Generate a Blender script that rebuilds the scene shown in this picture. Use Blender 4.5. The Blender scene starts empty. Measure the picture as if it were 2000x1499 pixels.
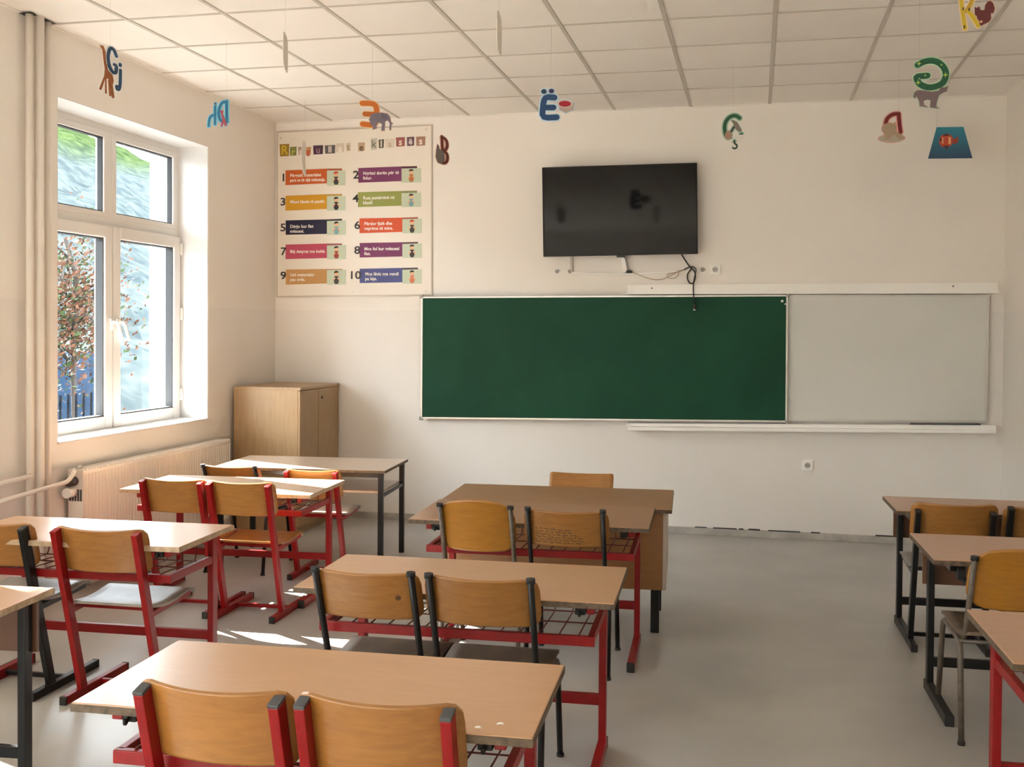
import bpy, bmesh, math, random
import numpy as np
from mathutils import Vector, Matrix
from mathutils.geometry import tessellate_polygon

# ------------------------------------------------------------------ camera, world, light
sc = bpy.context.scene
COL = sc.collection
FPX, YAW, PITCH, ROLL, SY, CH = 2090.34, .2238, .0172, .0069, -71.718, 1.6116
_F0 = Vector((-math.sin(YAW), math.cos(YAW), 0)); _R0 = Vector((math.cos(YAW), math.sin(YAW), 0)); _U0 = Vector((0, 0, 1))
CF = _F0 * math.cos(PITCH) - _U0 * math.sin(PITCH)
_U1 = _U0 * math.cos(PITCH) + _F0 * math.sin(PITCH)
CR = _R0 * math.cos(ROLL) + _U1 * math.sin(ROLL)
CU = _U1 * math.cos(ROLL) - _R0 * math.sin(ROLL)
CPOS = Vector((0, 0, CH))
cam_d = bpy.data.cameras.new('camera'); cam = bpy.data.objects.new('camera', cam_d); COL.objects.link(cam)
cam_d.sensor_fit = 'HORIZONTAL'; cam_d.sensor_width = 36; cam_d.lens = 36 * FPX / 2000
cam_d.shift_y = SY / 2000; cam_d.clip_start = .05; cam_d.clip_end = 300
cam.matrix_world = Matrix(((CR.x, CU.x, -CF.x, 0), (CR.y, CU.y, -CF.y, 0), (CR.z, CU.z, -CF.z, CH), (0, 0, 0, 1)))
sc.camera = cam

vs = sc.view_settings
vs.view_transform = 'Standard'; vs.look = 'None'; vs.gamma = 1; vs.use_curve_mapping = False
vs.exposure = 1.0
sc.cycles.max_bounces = 14; sc.cycles.diffuse_bounces = 9; sc.cycles.glossy_bounces = 4; sc.cycles.transparent_max_bounces = 12
sc.cycles.caustics_reflective = False; sc.cycles.caustics_refractive = False
sc.cycles.sample_clamp_indirect = 8

SKY_STRENGTH, SUN_STRENGTH = 14.0, 60.0
world = bpy.data.worlds.new('sky'); sc.world = world; world.use_nodes = True
wbg = world.node_tree.nodes['Background']
wbg.inputs[0].default_value = (.86, .93, 1.0, 1); wbg.inputs[1].default_value = SKY_STRENGTH
sun_d = bpy.data.lights.new('sun', 'SUN'); sun = bpy.data.objects.new('sun', sun_d); COL.objects.link(sun)
sun_d.energy = SUN_STRENGTH; sun_d.angle = math.radians(.6); sun_d.color = (1, .95, .88)
sun.location = (-20, 18, 16)
sun.rotation_euler = Vector((1, -.385, -.73)).to_track_quat('-Z', 'Y').to_euler()

# room numbers (metres; camera stands over x=0, y=0)
XL, XR, YB, YR, ZC = -4.03, 1.786, 8.522, -2.2, 3.355

def ray(x, y): return CF + CR * ((x - 1000) / FPX) + CU * ((749.5 + SY - y) / FPX)
def at_y(x, y, Y): d = ray(x, y); return CPOS + d * (Y / d.y)
def at_z(x, y, Z): d = ray(x, y); return CPOS + d * ((Z - CH) / d.z)

# ------------------------------------------------------------------ materials
def lin(c):
    return tuple(((v / 255) / 12.92 if v / 255 <= .04045 else ((v / 255 + .055) / 1.055) ** 2.4) for v in c)
_mats = {}
def mat(name, col, rough=.5, metal=0., var=0., scale=8., bump=0., spec=.5, coat=0., stretch=None, bscale=None, rand=0.):
    if name in _mats: return _mats[name]
    m = bpy.data.materials.new(name); m.use_nodes = True; nt = m.node_tree
    b = nt.nodes['Principled BSDF']
    b.inputs['Base Color'].default_value = (*col, 1); b.inputs['Roughness'].default_value = rough
    b.inputs['Metallic'].default_value = metal; b.inputs['Specular IOR Level'].default_value = spec
    b.inputs['Coat Weight'].default_value = coat
    if var or bump:
        tc = nt.nodes.new('ShaderNodeTexCoord'); mp = nt.nodes.new('ShaderNodeMapping')
        nt.links.new(tc.outputs['Object'], mp.inputs[0])
        if stretch: mp.inputs['Scale'].default_value = stretch
        nz = nt.nodes.new('ShaderNodeTexNoise'); nz.inputs['Scale'].default_value = scale; nz.inputs['Detail'].default_value = 5
        nt.links.new(mp.outputs[0], nz.inputs['Vector'])
        if var:
            rp = nt.nodes.new('ShaderNodeValToRGB')
            rp.color_ramp.elements[0].position = .3; rp.color_ramp.elements[1].position = .7
            rp.color_ramp.elements[0].color = (*[c * (1 - var) for c in col], 1)
            rp.color_ramp.elements[1].color = (*[min(1, c * (1 + var)) for c in col], 1)
            nt.links.new(nz.outputs[0], rp.inputs[0]); out = rp.outputs[0]
            if rand:
                oi = nt.nodes.new('ShaderNodeObjectInfo'); mr = nt.nodes.new('ShaderNodeMapRange')
                mr.inputs['To Min'].default_value = 1 - rand; mr.inputs['To Max'].default_value = 1 + rand
                hs = nt.nodes.new('ShaderNodeHueSaturation')
                nt.links.new(oi.outputs['Random'], mr.inputs['Value']); nt.links.new(mr.outputs[0], hs.inputs['Value'])
                nt.links.new(out, hs.inputs['Color']); out = hs.outputs[0]
            nt.links.new(out, b.inputs['Base Color'])
        if bump:
            n2 = nz
            if bscale:
                n2 = nt.nodes.new('ShaderNodeTexNoise'); n2.inputs['Scale'].default_value = bscale; n2.inputs['Detail'].default_value = 4
                nt.links.new(mp.outputs[0], n2.inputs['Vector'])
            bp = nt.nodes.new('ShaderNodeBump'); bp.inputs['Strength'].default_value = bump; bp.inputs['Distance'].default_value = .01
            nt.links.new(n2.outputs[0], bp.inputs['Height']); nt.links.new(bp.outputs[0], b.inputs['Normal'])
    _mats[name] = m
    return m

def wood(name, col, rough=.35, var=.14, axis='x', coat=.2, rand=.0, specks=0.):
    """veneer: fine long grain plus broad tone drift"""
    if name in _mats: return _mats[name]
    m = bpy.data.materials.new(name); m.use_nodes = True; nt = m.node_tree; L = nt.links.new
    b = nt.nodes['Principled BSDF']; b.inputs['Roughness'].default_value = rough; b.inputs['Coat Weight'].default_value = coat
    b.inputs['Coat Roughness'].default_value = .18
    tc = nt.nodes.new('ShaderNodeTexCoord'); oi = nt.nodes.new('ShaderNodeObjectInfo')
    ad = nt.nodes.new('ShaderNodeVectorMath'); ad.operation = 'ADD'
    sc_ = nt.nodes.new('ShaderNodeVectorMath'); sc_.operation = 'SCALE'; sc_.inputs['Scale'].default_value = 7
    cb = nt.nodes.new('ShaderNodeCombineXYZ')
    for i in range(3): L(oi.outputs['Random'], cb.inputs[i])
    L(cb.outputs[0], sc_.inputs[0]); L(tc.outputs['Object'], ad.inputs[0]); L(sc_.outputs[0], ad.inputs[1])
    mp = nt.nodes.new('ShaderNodeMapping'); L(ad.outputs[0], mp.inputs[0])
    mp.inputs['Scale'].default_value = {'x': (1.6, 13, 13), 'y': (13, 1.6, 13), 'z': (13, 13, 1.2)}[axis]
    n1 = nt.nodes.new('ShaderNodeTexNoise'); n1.inputs['Scale'].default_value = 5; n1.inputs['Detail'].default_value = 6; n1.inputs['Distortion'].default_value = .6
    L(mp.outputs[0], n1.inputs['Vector'])
    n2 = nt.nodes.new('ShaderNodeTexNoise'); n2.inputs['Scale'].default_value = 2.2; n2.inputs['Detail'].default_value = 3
    L(ad.outputs[0], n2.inputs['Vector'])
    mx = nt.nodes.new('ShaderNodeMath'); mx.operation = 'MULTIPLY_ADD'; mx.inputs[1].default_value = .55
    m2 = nt.nodes.new('ShaderNodeMath'); m2.operation = 'MULTIPLY'; m2.inputs[1].default_value = .45
    L(n2.outputs[0], m2.inputs[0]); L(n1.outputs[0], mx.inputs[0]); L(m2.outputs[0], mx.inputs[2])
    rp = nt.nodes.new('ShaderNodeValToRGB'); e = rp.color_ramp.elements
    e[0].position = .33; e[1].position = .66
    e[0].color = (col[0] * (1 - var), col[1] * (1 - var * 1.2), col[2] * (1 - var * 1.4), 1)
    e[1].color = (min(1, col[0] * (1 + var)), min(1, col[1] * (1 + var)), min(1, col[2] * (1 + var)), 1)
    L(mx.outputs[0], rp.inputs[0]); out = rp.outputs[0]
    if specks:
        vo = nt.nodes.new('ShaderNodeTexVoronoi'); vo.inputs['Scale'].default_value = 14; L(ad.outputs[0], vo.inputs['Vector'])
        lt = nt.nodes.new('ShaderNodeMath'); lt.operation = 'LESS_THAN'; lt.inputs[1].default_value = specks; L(vo.outputs['Distance'], lt.inputs[0])
        n3 = nt.nodes.new('ShaderNodeTexNoise'); n3.inputs['Scale'].default_value = 3.1; L(ad.outputs[0], n3.inputs['Vector'])
        g3 = nt.nodes.new('ShaderNodeMath'); g3.operation = 'GREATER_THAN'; g3.inputs[1].default_value = .56; L(n3.outputs[0], g3.inputs[0])
        mm = nt.nodes.new('ShaderNodeMath'); mm.operation = 'MULTIPLY'; L(lt.outputs[0], mm.inputs[0]); L(g3.outputs[0], mm.inputs[1])
        mi = nt.nodes.new('ShaderNodeMix'); mi.data_type = 'RGBA'; L(mm.outputs[0], mi.inputs['Factor']); L(out, mi.inputs['A'])
        mi.inputs['B'].default_value = (.10, .06, .035, 1); out = mi.outputs['Result']
    if rand:
        mr = nt.nodes.new('ShaderNodeMapRange'); mr.inputs['To Min'].default_value = 1 - rand; mr.inputs['To Max'].default_value = 1 + rand
        hs = nt.nodes.new('ShaderNodeHueSaturation'); L(oi.outputs['Random'], mr.inputs['Value']); L(mr.outputs[0], hs.inputs['Value'])
        L(out, hs.inputs['Color']); out = hs.outputs[0]
    L(out, b.inputs['Base Color'])
    _mats[name] = m
    return m

def wall_paint(name, upper, lower, zsplit, r_up=.75, r_lo=.42):
    m = bpy.data.materials.new(name); m.use_nodes = True; nt = m.node_tree; L = nt.links.new
    b = nt.nodes['Principled BSDF']; b.inputs['Specular IOR Level'].default_value = .35
    ge = nt.nodes.new('ShaderNodeNewGeometry'); sx = nt.nodes.new('ShaderNodeSeparateXYZ'); L(ge.outputs['Position'], sx.inputs[0])
    nz = nt.nodes.new('ShaderNodeTexNoise'); nz.inputs['Scale'].default_value = 1.3; nz.inputs['Detail'].default_value = 6; L(ge.outputs['Position'], nz.inputs['Vector'])
    gt = nt.nodes.new('ShaderNodeMath'); gt.operation = 'GREATER_THAN'; gt.inputs[1].default_value = zsplit; L(sx.outputs['Z'], gt.inputs[0])
    mi = nt.nodes.new('ShaderNodeMix'); mi.data_type = 'RGBA'; mi.inputs['A'].default_value = (*lower, 1); mi.inputs['B'].default_value = (*upper, 1); L(gt.outputs[0], mi.inputs['Factor'])
    mr = nt.nodes.new('ShaderNodeMapRange'); mr.inputs['To Min'].default_value = .94; mr.inputs['To Max'].default_value = 1.05; L(nz.outputs[0], mr.inputs['Value'])
    hs = nt.nodes.new('ShaderNodeHueSaturation'); L(mi.outputs['Result'], hs.inputs['Color']); L(mr.outputs[0], hs.inputs['Value'])
    L(hs.outputs[0], b.inputs['Base Color'])
    r = nt.nodes.new('ShaderNodeMapRange'); r.inputs['To Min'].default_value = r_lo; r.inputs['To Max'].default_value = r_up; L(gt.outputs[0], r.inputs['Value']); L(r.outputs[0], b.inputs['Roughness'])
    n2 = nt.nodes.new('ShaderNodeTexNoise'); n2.inputs['Scale'].default_value = 28; L(ge.outputs['Position'], n2.inputs['Vector'])
    bp = nt.nodes.new('ShaderNodeBump'); bp.inputs['Strength'].default_value = .08; bp.inputs['Distance'].default_value = .01; L(n2.outputs[0], bp.inputs['Height']); L(bp.outputs[0], b.inputs['Normal'])
    return m

M_WALL = wall_paint('wall_paint', (.835, .795, .745), (.79, .757, .717), 1.755)
M_REVEAL = mat('white_reveal_paint', (.70, .70, .70), .7)
M_CEIL = mat('mineral_fibre_tile', (.82, .785, .74), .9, var=.035, scale=.8, bump=.15, bscale=160, rand=.022)
M_TBAR = mat('ceiling_grid_metal', (.52, .48, .43), .5)
M_VOID = mat('ceiling_void', (.05, .045, .04), .9)
M_FLOOR = mat('grey_linoleum', (.395, .38, .355), .34, var=.13, scale=1.7, bump=.04, bscale=40)
M_SKIRT = mat('grey_skirting', (.43, .41, .37), .5, var=.2, scale=9)
M_PVC = mat('white_pvc', (.74, .72, .69), .35)
M_GASKET = mat('black_gasket', (.03, .03, .032), .6)
M_RED = mat('red_enamel', (.235, .004, .005), .38, var=.10, scale=30, spec=.3)
M_BLACK = mat('black_enamel', (.006, .006, .0065), .38, spec=.3)
M_TAUPE = mat('worn_brown_enamel', (.10, .078, .058), .45, var=.3, scale=40)
M_CAP = mat('dark_grey_cap', (.055, .055, .058), .55)
M_BCAP = mat('black_rubber_cap', (.015, .015, .015), .7)
M_WIRE = mat('basket_wire', (.16, .025, .022), .4)
M_TOP = wood('beech_laminate', (.465, .262, .137), .30, .06, 'x', .3, specks=.030)
M_TOPR = wood('reddish_beech_laminate', (.41, .225, .132), .33, .07, 'x', .3, specks=.02)
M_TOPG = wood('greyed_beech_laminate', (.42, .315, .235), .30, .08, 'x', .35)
M_TEACH = wood('brown_teak_laminate', (.37, .19, .088), .32, .12, 'x', .3)
M_EDGE = mat('chipped_board_edge', (.10, .068, .04), .7, var=.45, scale=50)
M_EDGEL = mat('pale_board_edge', (.40, .29, .18), .6, var=.25, scale=40)
M_PLY = wood('golden_plywood', (.29, .126, .027), .36, .19, 'x', .2, rand=.12)
M_PLYO = wood('orange_plywood', (.34, .145, .015), .30, .16, 'x', .35)
M_SEATW = mat('worn_dark_seat', (.10, .068, .043), .55, var=.5, scale=7, bump=.1)
M_SEATG = mat('grey_worn_seat', (.27, .235, .20), .45, var=.3, scale=6)
M_CAB = wood('pale_oak_foil', (.37, .24, .12), .42, .15, 'z', .1)
M_PANEL = wood('dark_red_brown_panel', (.11, .045, .02), .45, .12, 'x', .1)
M_WHITE = mat('white_plastic', (.90, .89, .86), .4)
M_GREYP = mat('grey_plastic', (.30, .29, .27), .5)
M_RAD = mat('radiator_enamel', (.80, .74, .67), .4)
M_PIPE = mat('painted_pipe', (.80, .74, .67), .45)
M_ALU = mat('aluminium_frame', (.62, .60, .56), .35, .6)
M_GREEN = mat('chalkboard_green', (.011, .062, .034), .6, var=.2, scale=1.6, spec=.15)
M_WB = mat('whiteboard_face', (.66, .66, .63), .3, var=.03, scale=2)
M_TVB = mat('tv_bezel', (.008, .008, .009), .45, spec=.25)
M_SCR = mat('tv_screen', (.004, .004, .0045), .06, spec=.34)
M_CABLE = mat('black_cable', (.02, .02, .02), .6)
M_CABLEW = mat('pale_cable', (.55, .50, .44), .6)
M_POSTER = mat('poster_paper', (.80, .74, .66), .45)
M_INK = mat('black_print', (.035, .03, .03), .6)
M_TXT = mat('white_print', (.86, .83, .78), .6)
M_CARDW = mat('white_card', (.82, .83, .82), .6)
M_THREAD = mat('nylon_thread', (.42, .39, .35), .6)
def flat(c, r=.55): return mat('print_%d_%d_%d' % c, lin(c), r)

def glass_mat():
    m = bpy.data.materials.new('window_glass'); m.use_nodes = True; nt = m.node_tree; L = nt.links.new
    nt.nodes.remove(nt.nodes['Principled BSDF'])
    t = nt.nodes.new('ShaderNodeBsdfTransparent'); t.inputs[0].default_value = (.96, .98, .98, 1)
    g = nt.nodes.new('ShaderNodeBsdfGlossy'); g.inputs['Roughness'].default_value = .03
    mx = nt.nodes.new('ShaderNodeMixShader'); mx.inputs[0].default_value = .045; L(t.outputs[0], mx.inputs[1]); L(g.outputs[0], mx.inputs[2])
    L(mx.outputs[0], nt.nodes['Material Output'].inputs[0])
    return m
M_GLASS = glass_mat()

# ------------------------------------------------------------------ mesh helpers
def box(bm, x0, x1, y0, y1, z0, z1, bev=0., mi=0):
    vs_ = [bm.verts.new(p) for p in ((x0, y0, z0), (x1, y0, z0), (x1, y1, z0), (x0, y1, z0), (x0, y0, z1), (x1, y0, z1), (x1, y1, z1), (x0, y1, z1))]
    fs = [bm.faces.new([vs_[i] for i in q]) for q in ((0, 3, 2, 1), (4, 5, 6, 7), (0, 1, 5, 4), (1, 2, 6, 5), (2, 3, 7, 6), (3, 0, 4, 7))]
    for f in fs: f.material_index = mi
    if bev:
        es = list({e for f in fs for e in f.edges})
        bmesh.ops.bevel(bm, geom=es, offset=bev, segments=2, affect='EDGES', profile=.6)
    return vs_

def beam(bm, p0, p1, w, h, side=(1, 0, 0), bev=.003, mi=0):
    """rectangular tube from p0 to p1; w across `side`, h across the other way"""
    p0, p1 = Vector(p0), Vector(p1); d = (p1 - p0).normalized(); s = Vector(side); s = (s - d * s.dot(d)).normalized(); u = d.cross(s)
    vs_ = []
    for p in (p0, p1):
        for a, b in ((-1, -1), (1, -1), (1, 1), (-1, 1)): vs_.append(bm.verts.new(p + s * (a * w / 2) + u * (b * h / 2)))
    fs = [bm.faces.new([vs_[i] for i in q]) for q in ((3, 2, 1, 0), (4, 5, 6, 7), (0, 1, 5, 4), (1, 2, 6, 5), (2, 3, 7, 6), (3, 0, 4, 7))]
    for f in fs: f.material_index = mi
    if bev: bmesh.ops.bevel(bm, geom=list({e for f in fs for e in f.edges}), offset=bev, segments=2, affect='EDGES', profile=.6)

def tube(bm, pts, r, n=8, mi=0, r2=None):
    pts = [Vector(p) for p in pts]; rings = []; up = Vector((.013, .021, 1))
    prev = None
    for i, p in enumerate(pts):
        d = (pts[min(i + 1, len(pts) - 1)] - pts[max(i - 1, 0)]).normalized()
        if prev is None:
            a = d.cross(up if abs(d.z) < .95 else Vector((1, .01, 0))).normalized()
        else:
            a = (prev - d * prev.dot(d)).normalized()
        prev = a; b = d.cross(a)
        rings.append([bm.verts.new(p + a * (math.cos(t) * r) + b * (math.sin(t) * (r2 or r))) for t in [2 * math.pi * k / n for k in range(n)]])
    for q, w in zip(rings, rings[1:]):
        for k in range(n):
            f = bm.faces.new((q[k], q[(k + 1) % n], w[(k + 1) % n], w[k])); f.smooth = True; f.material_index = mi
    for f in (bm.faces.new(rings[0][::-1]), bm.faces.new(rings[-1])): f.material_index = mi

def arc(pts, rad=.05, n=5):
    """round the inner corners of a polyline"""
    pts = [Vector(p) for p in pts]; out = [pts[0]]
    for a, b, c in zip(pts, pts[1:], pts[2:]):
        u, v = (a - b), (c - b); r = min(rad, u.length * .49, v.length * .49); s, e = b + u.normalized() * r, b + v.normalized() * r
        for k in range(n + 1):
            t = k / n; out.append(s * (1 - t) ** 2 + b * (2 * t * (1 - t)) + e * t * t)
    return out + [pts[-1]]

def disc(bm, c, r, axis, h, n=20, mi=0):
    c = Vector(c); ax = Vector(axis).normalized(); tube(bm, [c - ax * h / 2, c + ax * h / 2], r, n, mi)

def prism(bm, poly, y0, y1, mi=0):
    """polygon in (x,z) extruded from y0 to y1"""
    a = [bm.verts.new((p[0], y0, p[1])) for p in poly]; b = [bm.verts.new((p[0], y1, p[1])) for p in poly]; n = len(poly)
    for i in range(n):
        f = bm.faces.new((a[i], a[(i + 1) % n], b[(i + 1) % n], b[i])); f.material_index = mi
    for t in tessellate_polygon([[Vector((p[0], p[1], 0)) for p in poly]]):
        for L in (a, b):
            try:
                f = bm.faces.new([L[i] for i in t]); f.material_index = mi
            except ValueError: pass

def plate(bm, w, h, th, pos, corner=.03, nx=12, nz=9, mi=0):
    """bent sheet: pos(u,v)->(point, normal) with u in [-w/2,w/2], v in [0,h]; round corners"""
    vsx = []
    for j in range(nz + 1):
        v = h * (.5 - .5 * math.cos(math.pi * j / nz)); c = corner
        ins = 0.
        if v < c: ins = c - math.sqrt(max(0, c * c - (c - v) ** 2))
        if v > h - c: ins = c - math.sqrt(max(0, c * c - (v - h + c) ** 2))
        row = []
        for i in range(nx + 1):
            u = (w / 2 - ins) * (2 * i / nx - 1); p, n = pos(u, v); p = Vector(p); n = Vector(n).normalized()
            row.append((bm.verts.new(p + n * th / 2), bm.verts.new(p - n * th / 2)))
        vsx.append(row)
    def q(a, b, c, d, s=True):
        f = bm.faces.new((a, b, c, d)); f.smooth = s; f.material_index = mi
    for j in range(nz):
        for i in range(nx):
            A, B, C, D = vsx[j][i], vsx[j][i + 1], vsx[j + 1][i + 1], vsx[j + 1][i]
            q(A[0], B[0], C[0], D[0]); q(D[1], C[1], B[1], A[1])
    for i in range(nx):
        q(vsx[0][i][1], vsx[0][i + 1][1], vsx[0][i + 1][0], vsx[0][i][0], False); q(vsx[nz][i][0], vsx[nz][i + 1][0], vsx[nz][i + 1][1], vsx[nz][i][1], False)
    for j in range(nz):
        q(vsx[j][0][0], vsx[j + 1][0][0], vsx[j + 1][0][1], vsx[j][0][1], False); q(vsx[j][nx][1], vsx[j + 1][nx][1], vsx[j + 1][nx][0], vsx[j][nx][0], False)

_mesh = {}
def mk(key, fn, *args):
    """mesh built once per key and shared afterwards"""
    if key not in _mesh:
        bm = bmesh.new(); fn(bm, *args); bmesh.ops.recalc_face_normals(bm, faces=bm.faces)
        me = bpy.data.meshes.new(key if isinstance(key, str) else str(key[0])); bm.to_mesh(me); bm.free(); _mesh[key] = me
    return _mesh[key]

def link(name, me, mats, parent=None, loc=(0, 0, 0), rz=0., kind=None):
    o = bpy.data.objects.new(name, me); COL.objects.link(o)
    mats = mats if isinstance(mats, (list, tuple)) else [mats]
    if len(me.materials) == 0:
        for m in mats: me.materials.append(m)
    else:
        for i, m in enumerate(mats):
            if i < len(o.material_slots) and me.materials[i] is not m:
                o.material_slots[i].link = 'OBJECT'; o.material_slots[i].material = m
    o.parent = parent; o.location = loc; o.rotation_euler = (0, 0, rz)
    if kind: o['kind'] = kind
    return o

def new(name, mats, fn, parent=None, loc=(0, 0, 0), rz=0., kind=None):
    bm = bmesh.new(); fn(bm); bmesh.ops.recalc_face_normals(bm, faces=bm.faces)
    me = bpy.data.meshes.new(name); bm.to_mesh(me); bm.free()
    return link(name, me, mats, parent, loc, rz, kind)

def thing(name, label, cat, loc=(0, 0, 0), rz=0., group=None):
    o = bpy.data.objects.new(name, None); COL.objects.link(o); o.empty_display_size = .1
    o.location = loc; o.rotation_euler = (0, 0, rz); o['label'] = label; o['category'] = cat
    if group: o['group'] = group
    return o
def tag(o, label, cat, group=None):
    o['label'] = label; o['category'] = cat
    if group: o['group'] = group
    return o
def struct(name, mats, fn, parent=None, **k):
    return new(name, mats, fn, parent, kind='structure', **k)

# ------------------------------------------------------------------ room shell
YSHEET = 3.55      # ceiling tiles are single pieces from here to the back wall
struct('floor', M_FLOOR, lambda bm: box(bm, XL - .5, XR + .2, YR - .2, YB + .3, -.12, 0))
struct('wall_back', M_WALL, lambda bm: box(bm, XL - .5, XR + .2, YB, YB + .25, -.1, ZC + .3))
struct('wall_right', M_WALL, lambda bm: box(bm, XR, XR + .2, YR - .2, YB + .02, -.1, ZC + .3))
struct('wall_rear', M_WALL, lambda bm: box(bm, XL - .5, XR + .2, YR - .2, YR, -.1, ZC + .3))
XO = -4.52         # outer face of the window wall
WIN = [(5.58, 7.365, .905, 2.967), (2.35, 4.14, .905, 2.967), (-.10, 1.75, .905, 2.967), (-2.1, -.5, .905, 2.967)]  # last two are unseen, added to bring in more light
def f_wall_left(bm):
    ys = sorted({YR - .2, YB + .02} | {w[0] for w in WIN} | {w[1] for w in WIN}); zs = [-.1, .905, 2.967, ZC + .3]
    for a, b in zip(ys, ys[1:]):
        hole = any(w[0] <= a and b <= w[1] for w in WIN)
        for c, d in zip(zs, zs[1:]):
            if hole and c == .905: continue
            box(bm, XO, XL, a, b, c, d)
struct('wall_left', M_WALL, f_wall_left)
struct('baseboard_back', M_SKIRT, lambda bm: box(bm, XL, XR, YB - .012, YB, 0, .055, .003))
rnd2 = random.Random(3); bb = bpy.data.objects['baseboard_back']; xx = -.45
while xx < 1.25:
    ww = rnd2.uniform(.03, .28); hh = rnd2.uniform(.004, .010)
    new('open_joint', M_GASKET, lambda bm: box(bm, xx, xx + ww, YB - .0135, YB - .001, .053, .053 + hh), bb); xx += ww + rnd2.uniform(.01, .12) + (.3 if xx > .4 else 0)
struct('baseboard_right', M_SKIRT, lambda bm: box(bm, XR - .012, XR, YR, YB - .012, 0, .055, .003))

# ceiling: every tile in view its own piece, T bars between
ceil = struct('ceiling', M_VOID, lambda bm: box(bm, XL - .5, XR + .2, YR - .2, YB + .3, ZC + .03, ZC + .12))
X0, D0 = -3.514, .63
xl_ = [XL] + [X0 + .6 * k for k in range(9)] + [XR]
yl_ = [YB, YB - D0]
while yl_[-1] - .6 > YSHEET: yl_.append(yl_[-1] - .6)
G = .012
def tile_mesh(bm, w, d): box(bm, -w / 2, w / 2, -d / 2, d / 2, 0, .015, .002)
rnd = random.Random(4)
for i in range(len(xl_) - 1):
    for j in range(len(yl_) - 1):
        a, b, c, d = xl_[i], xl_[i + 1], yl_[j + 1], yl_[j]
        w, dd = round(b - a - .004, 3), round(d - c - .004, 3)
        o = link('ceiling_tile', mk(('ceiling_tile', w, dd), tile_mesh, w, dd), M_CEIL, ceil, ((a + b) / 2, (c + d) / 2, ZC + .004 + rnd.uniform(0, .002)))
        o.rotation_euler = (rnd.uniform(-.002, .002), rnd.uniform(-.002, .002), 0)
new('ceiling_tile_field', M_CEIL, lambda bm: box(bm, XL, XR, YR, yl_[-1], ZC + .004, ZC + .02), ceil)
for x in xl_[1:-1]:
    link('grid_bar', mk('main_bar', lambda bm: box(bm, -G, G, YR, YB, 0, .03, .001)), M_TBAR, ceil, (x, 0, ZC))
for k, y in enumerate(yl_[1:]):
    link('grid_bar', mk('cross_bar', lambda bm: box(bm, XL, XR, -G * .8, G * .8, 0, .028, .001)), M_TBAR, ceil, (0, y, ZC + .001))
new('edge_angle', M_CEIL, lambda bm: (box(bm, XL, XR, YB - .02, YB, ZC - .001, ZC + .02), box(bm, XL, XL + .02, YR, YB - .02, ZC - .001, ZC + .02), box(bm, XR - .02, XR, YR, YB - .02, ZC - .001, ZC + .02)), ceil)

# ------------------------------------------------------------------ windows
def frame_rect(bm, y0, y1, z0, z1, wl, wr, wb, wt, x0, x1, bev=.006):
    box(bm, x0, x1, y0, y0 + wl, z0, z1, bev); box(bm, x0, x1, y1 - wr, y1, z0, z1, bev)
    box(bm, x0, x1, y0 + wl - .004, y1 - wr + .004, z0, z0 + wb, bev); box(bm, x0, x1, y0 + wl - .004, y1 - wr + .004, z1 - wt, z1, bev)

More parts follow.
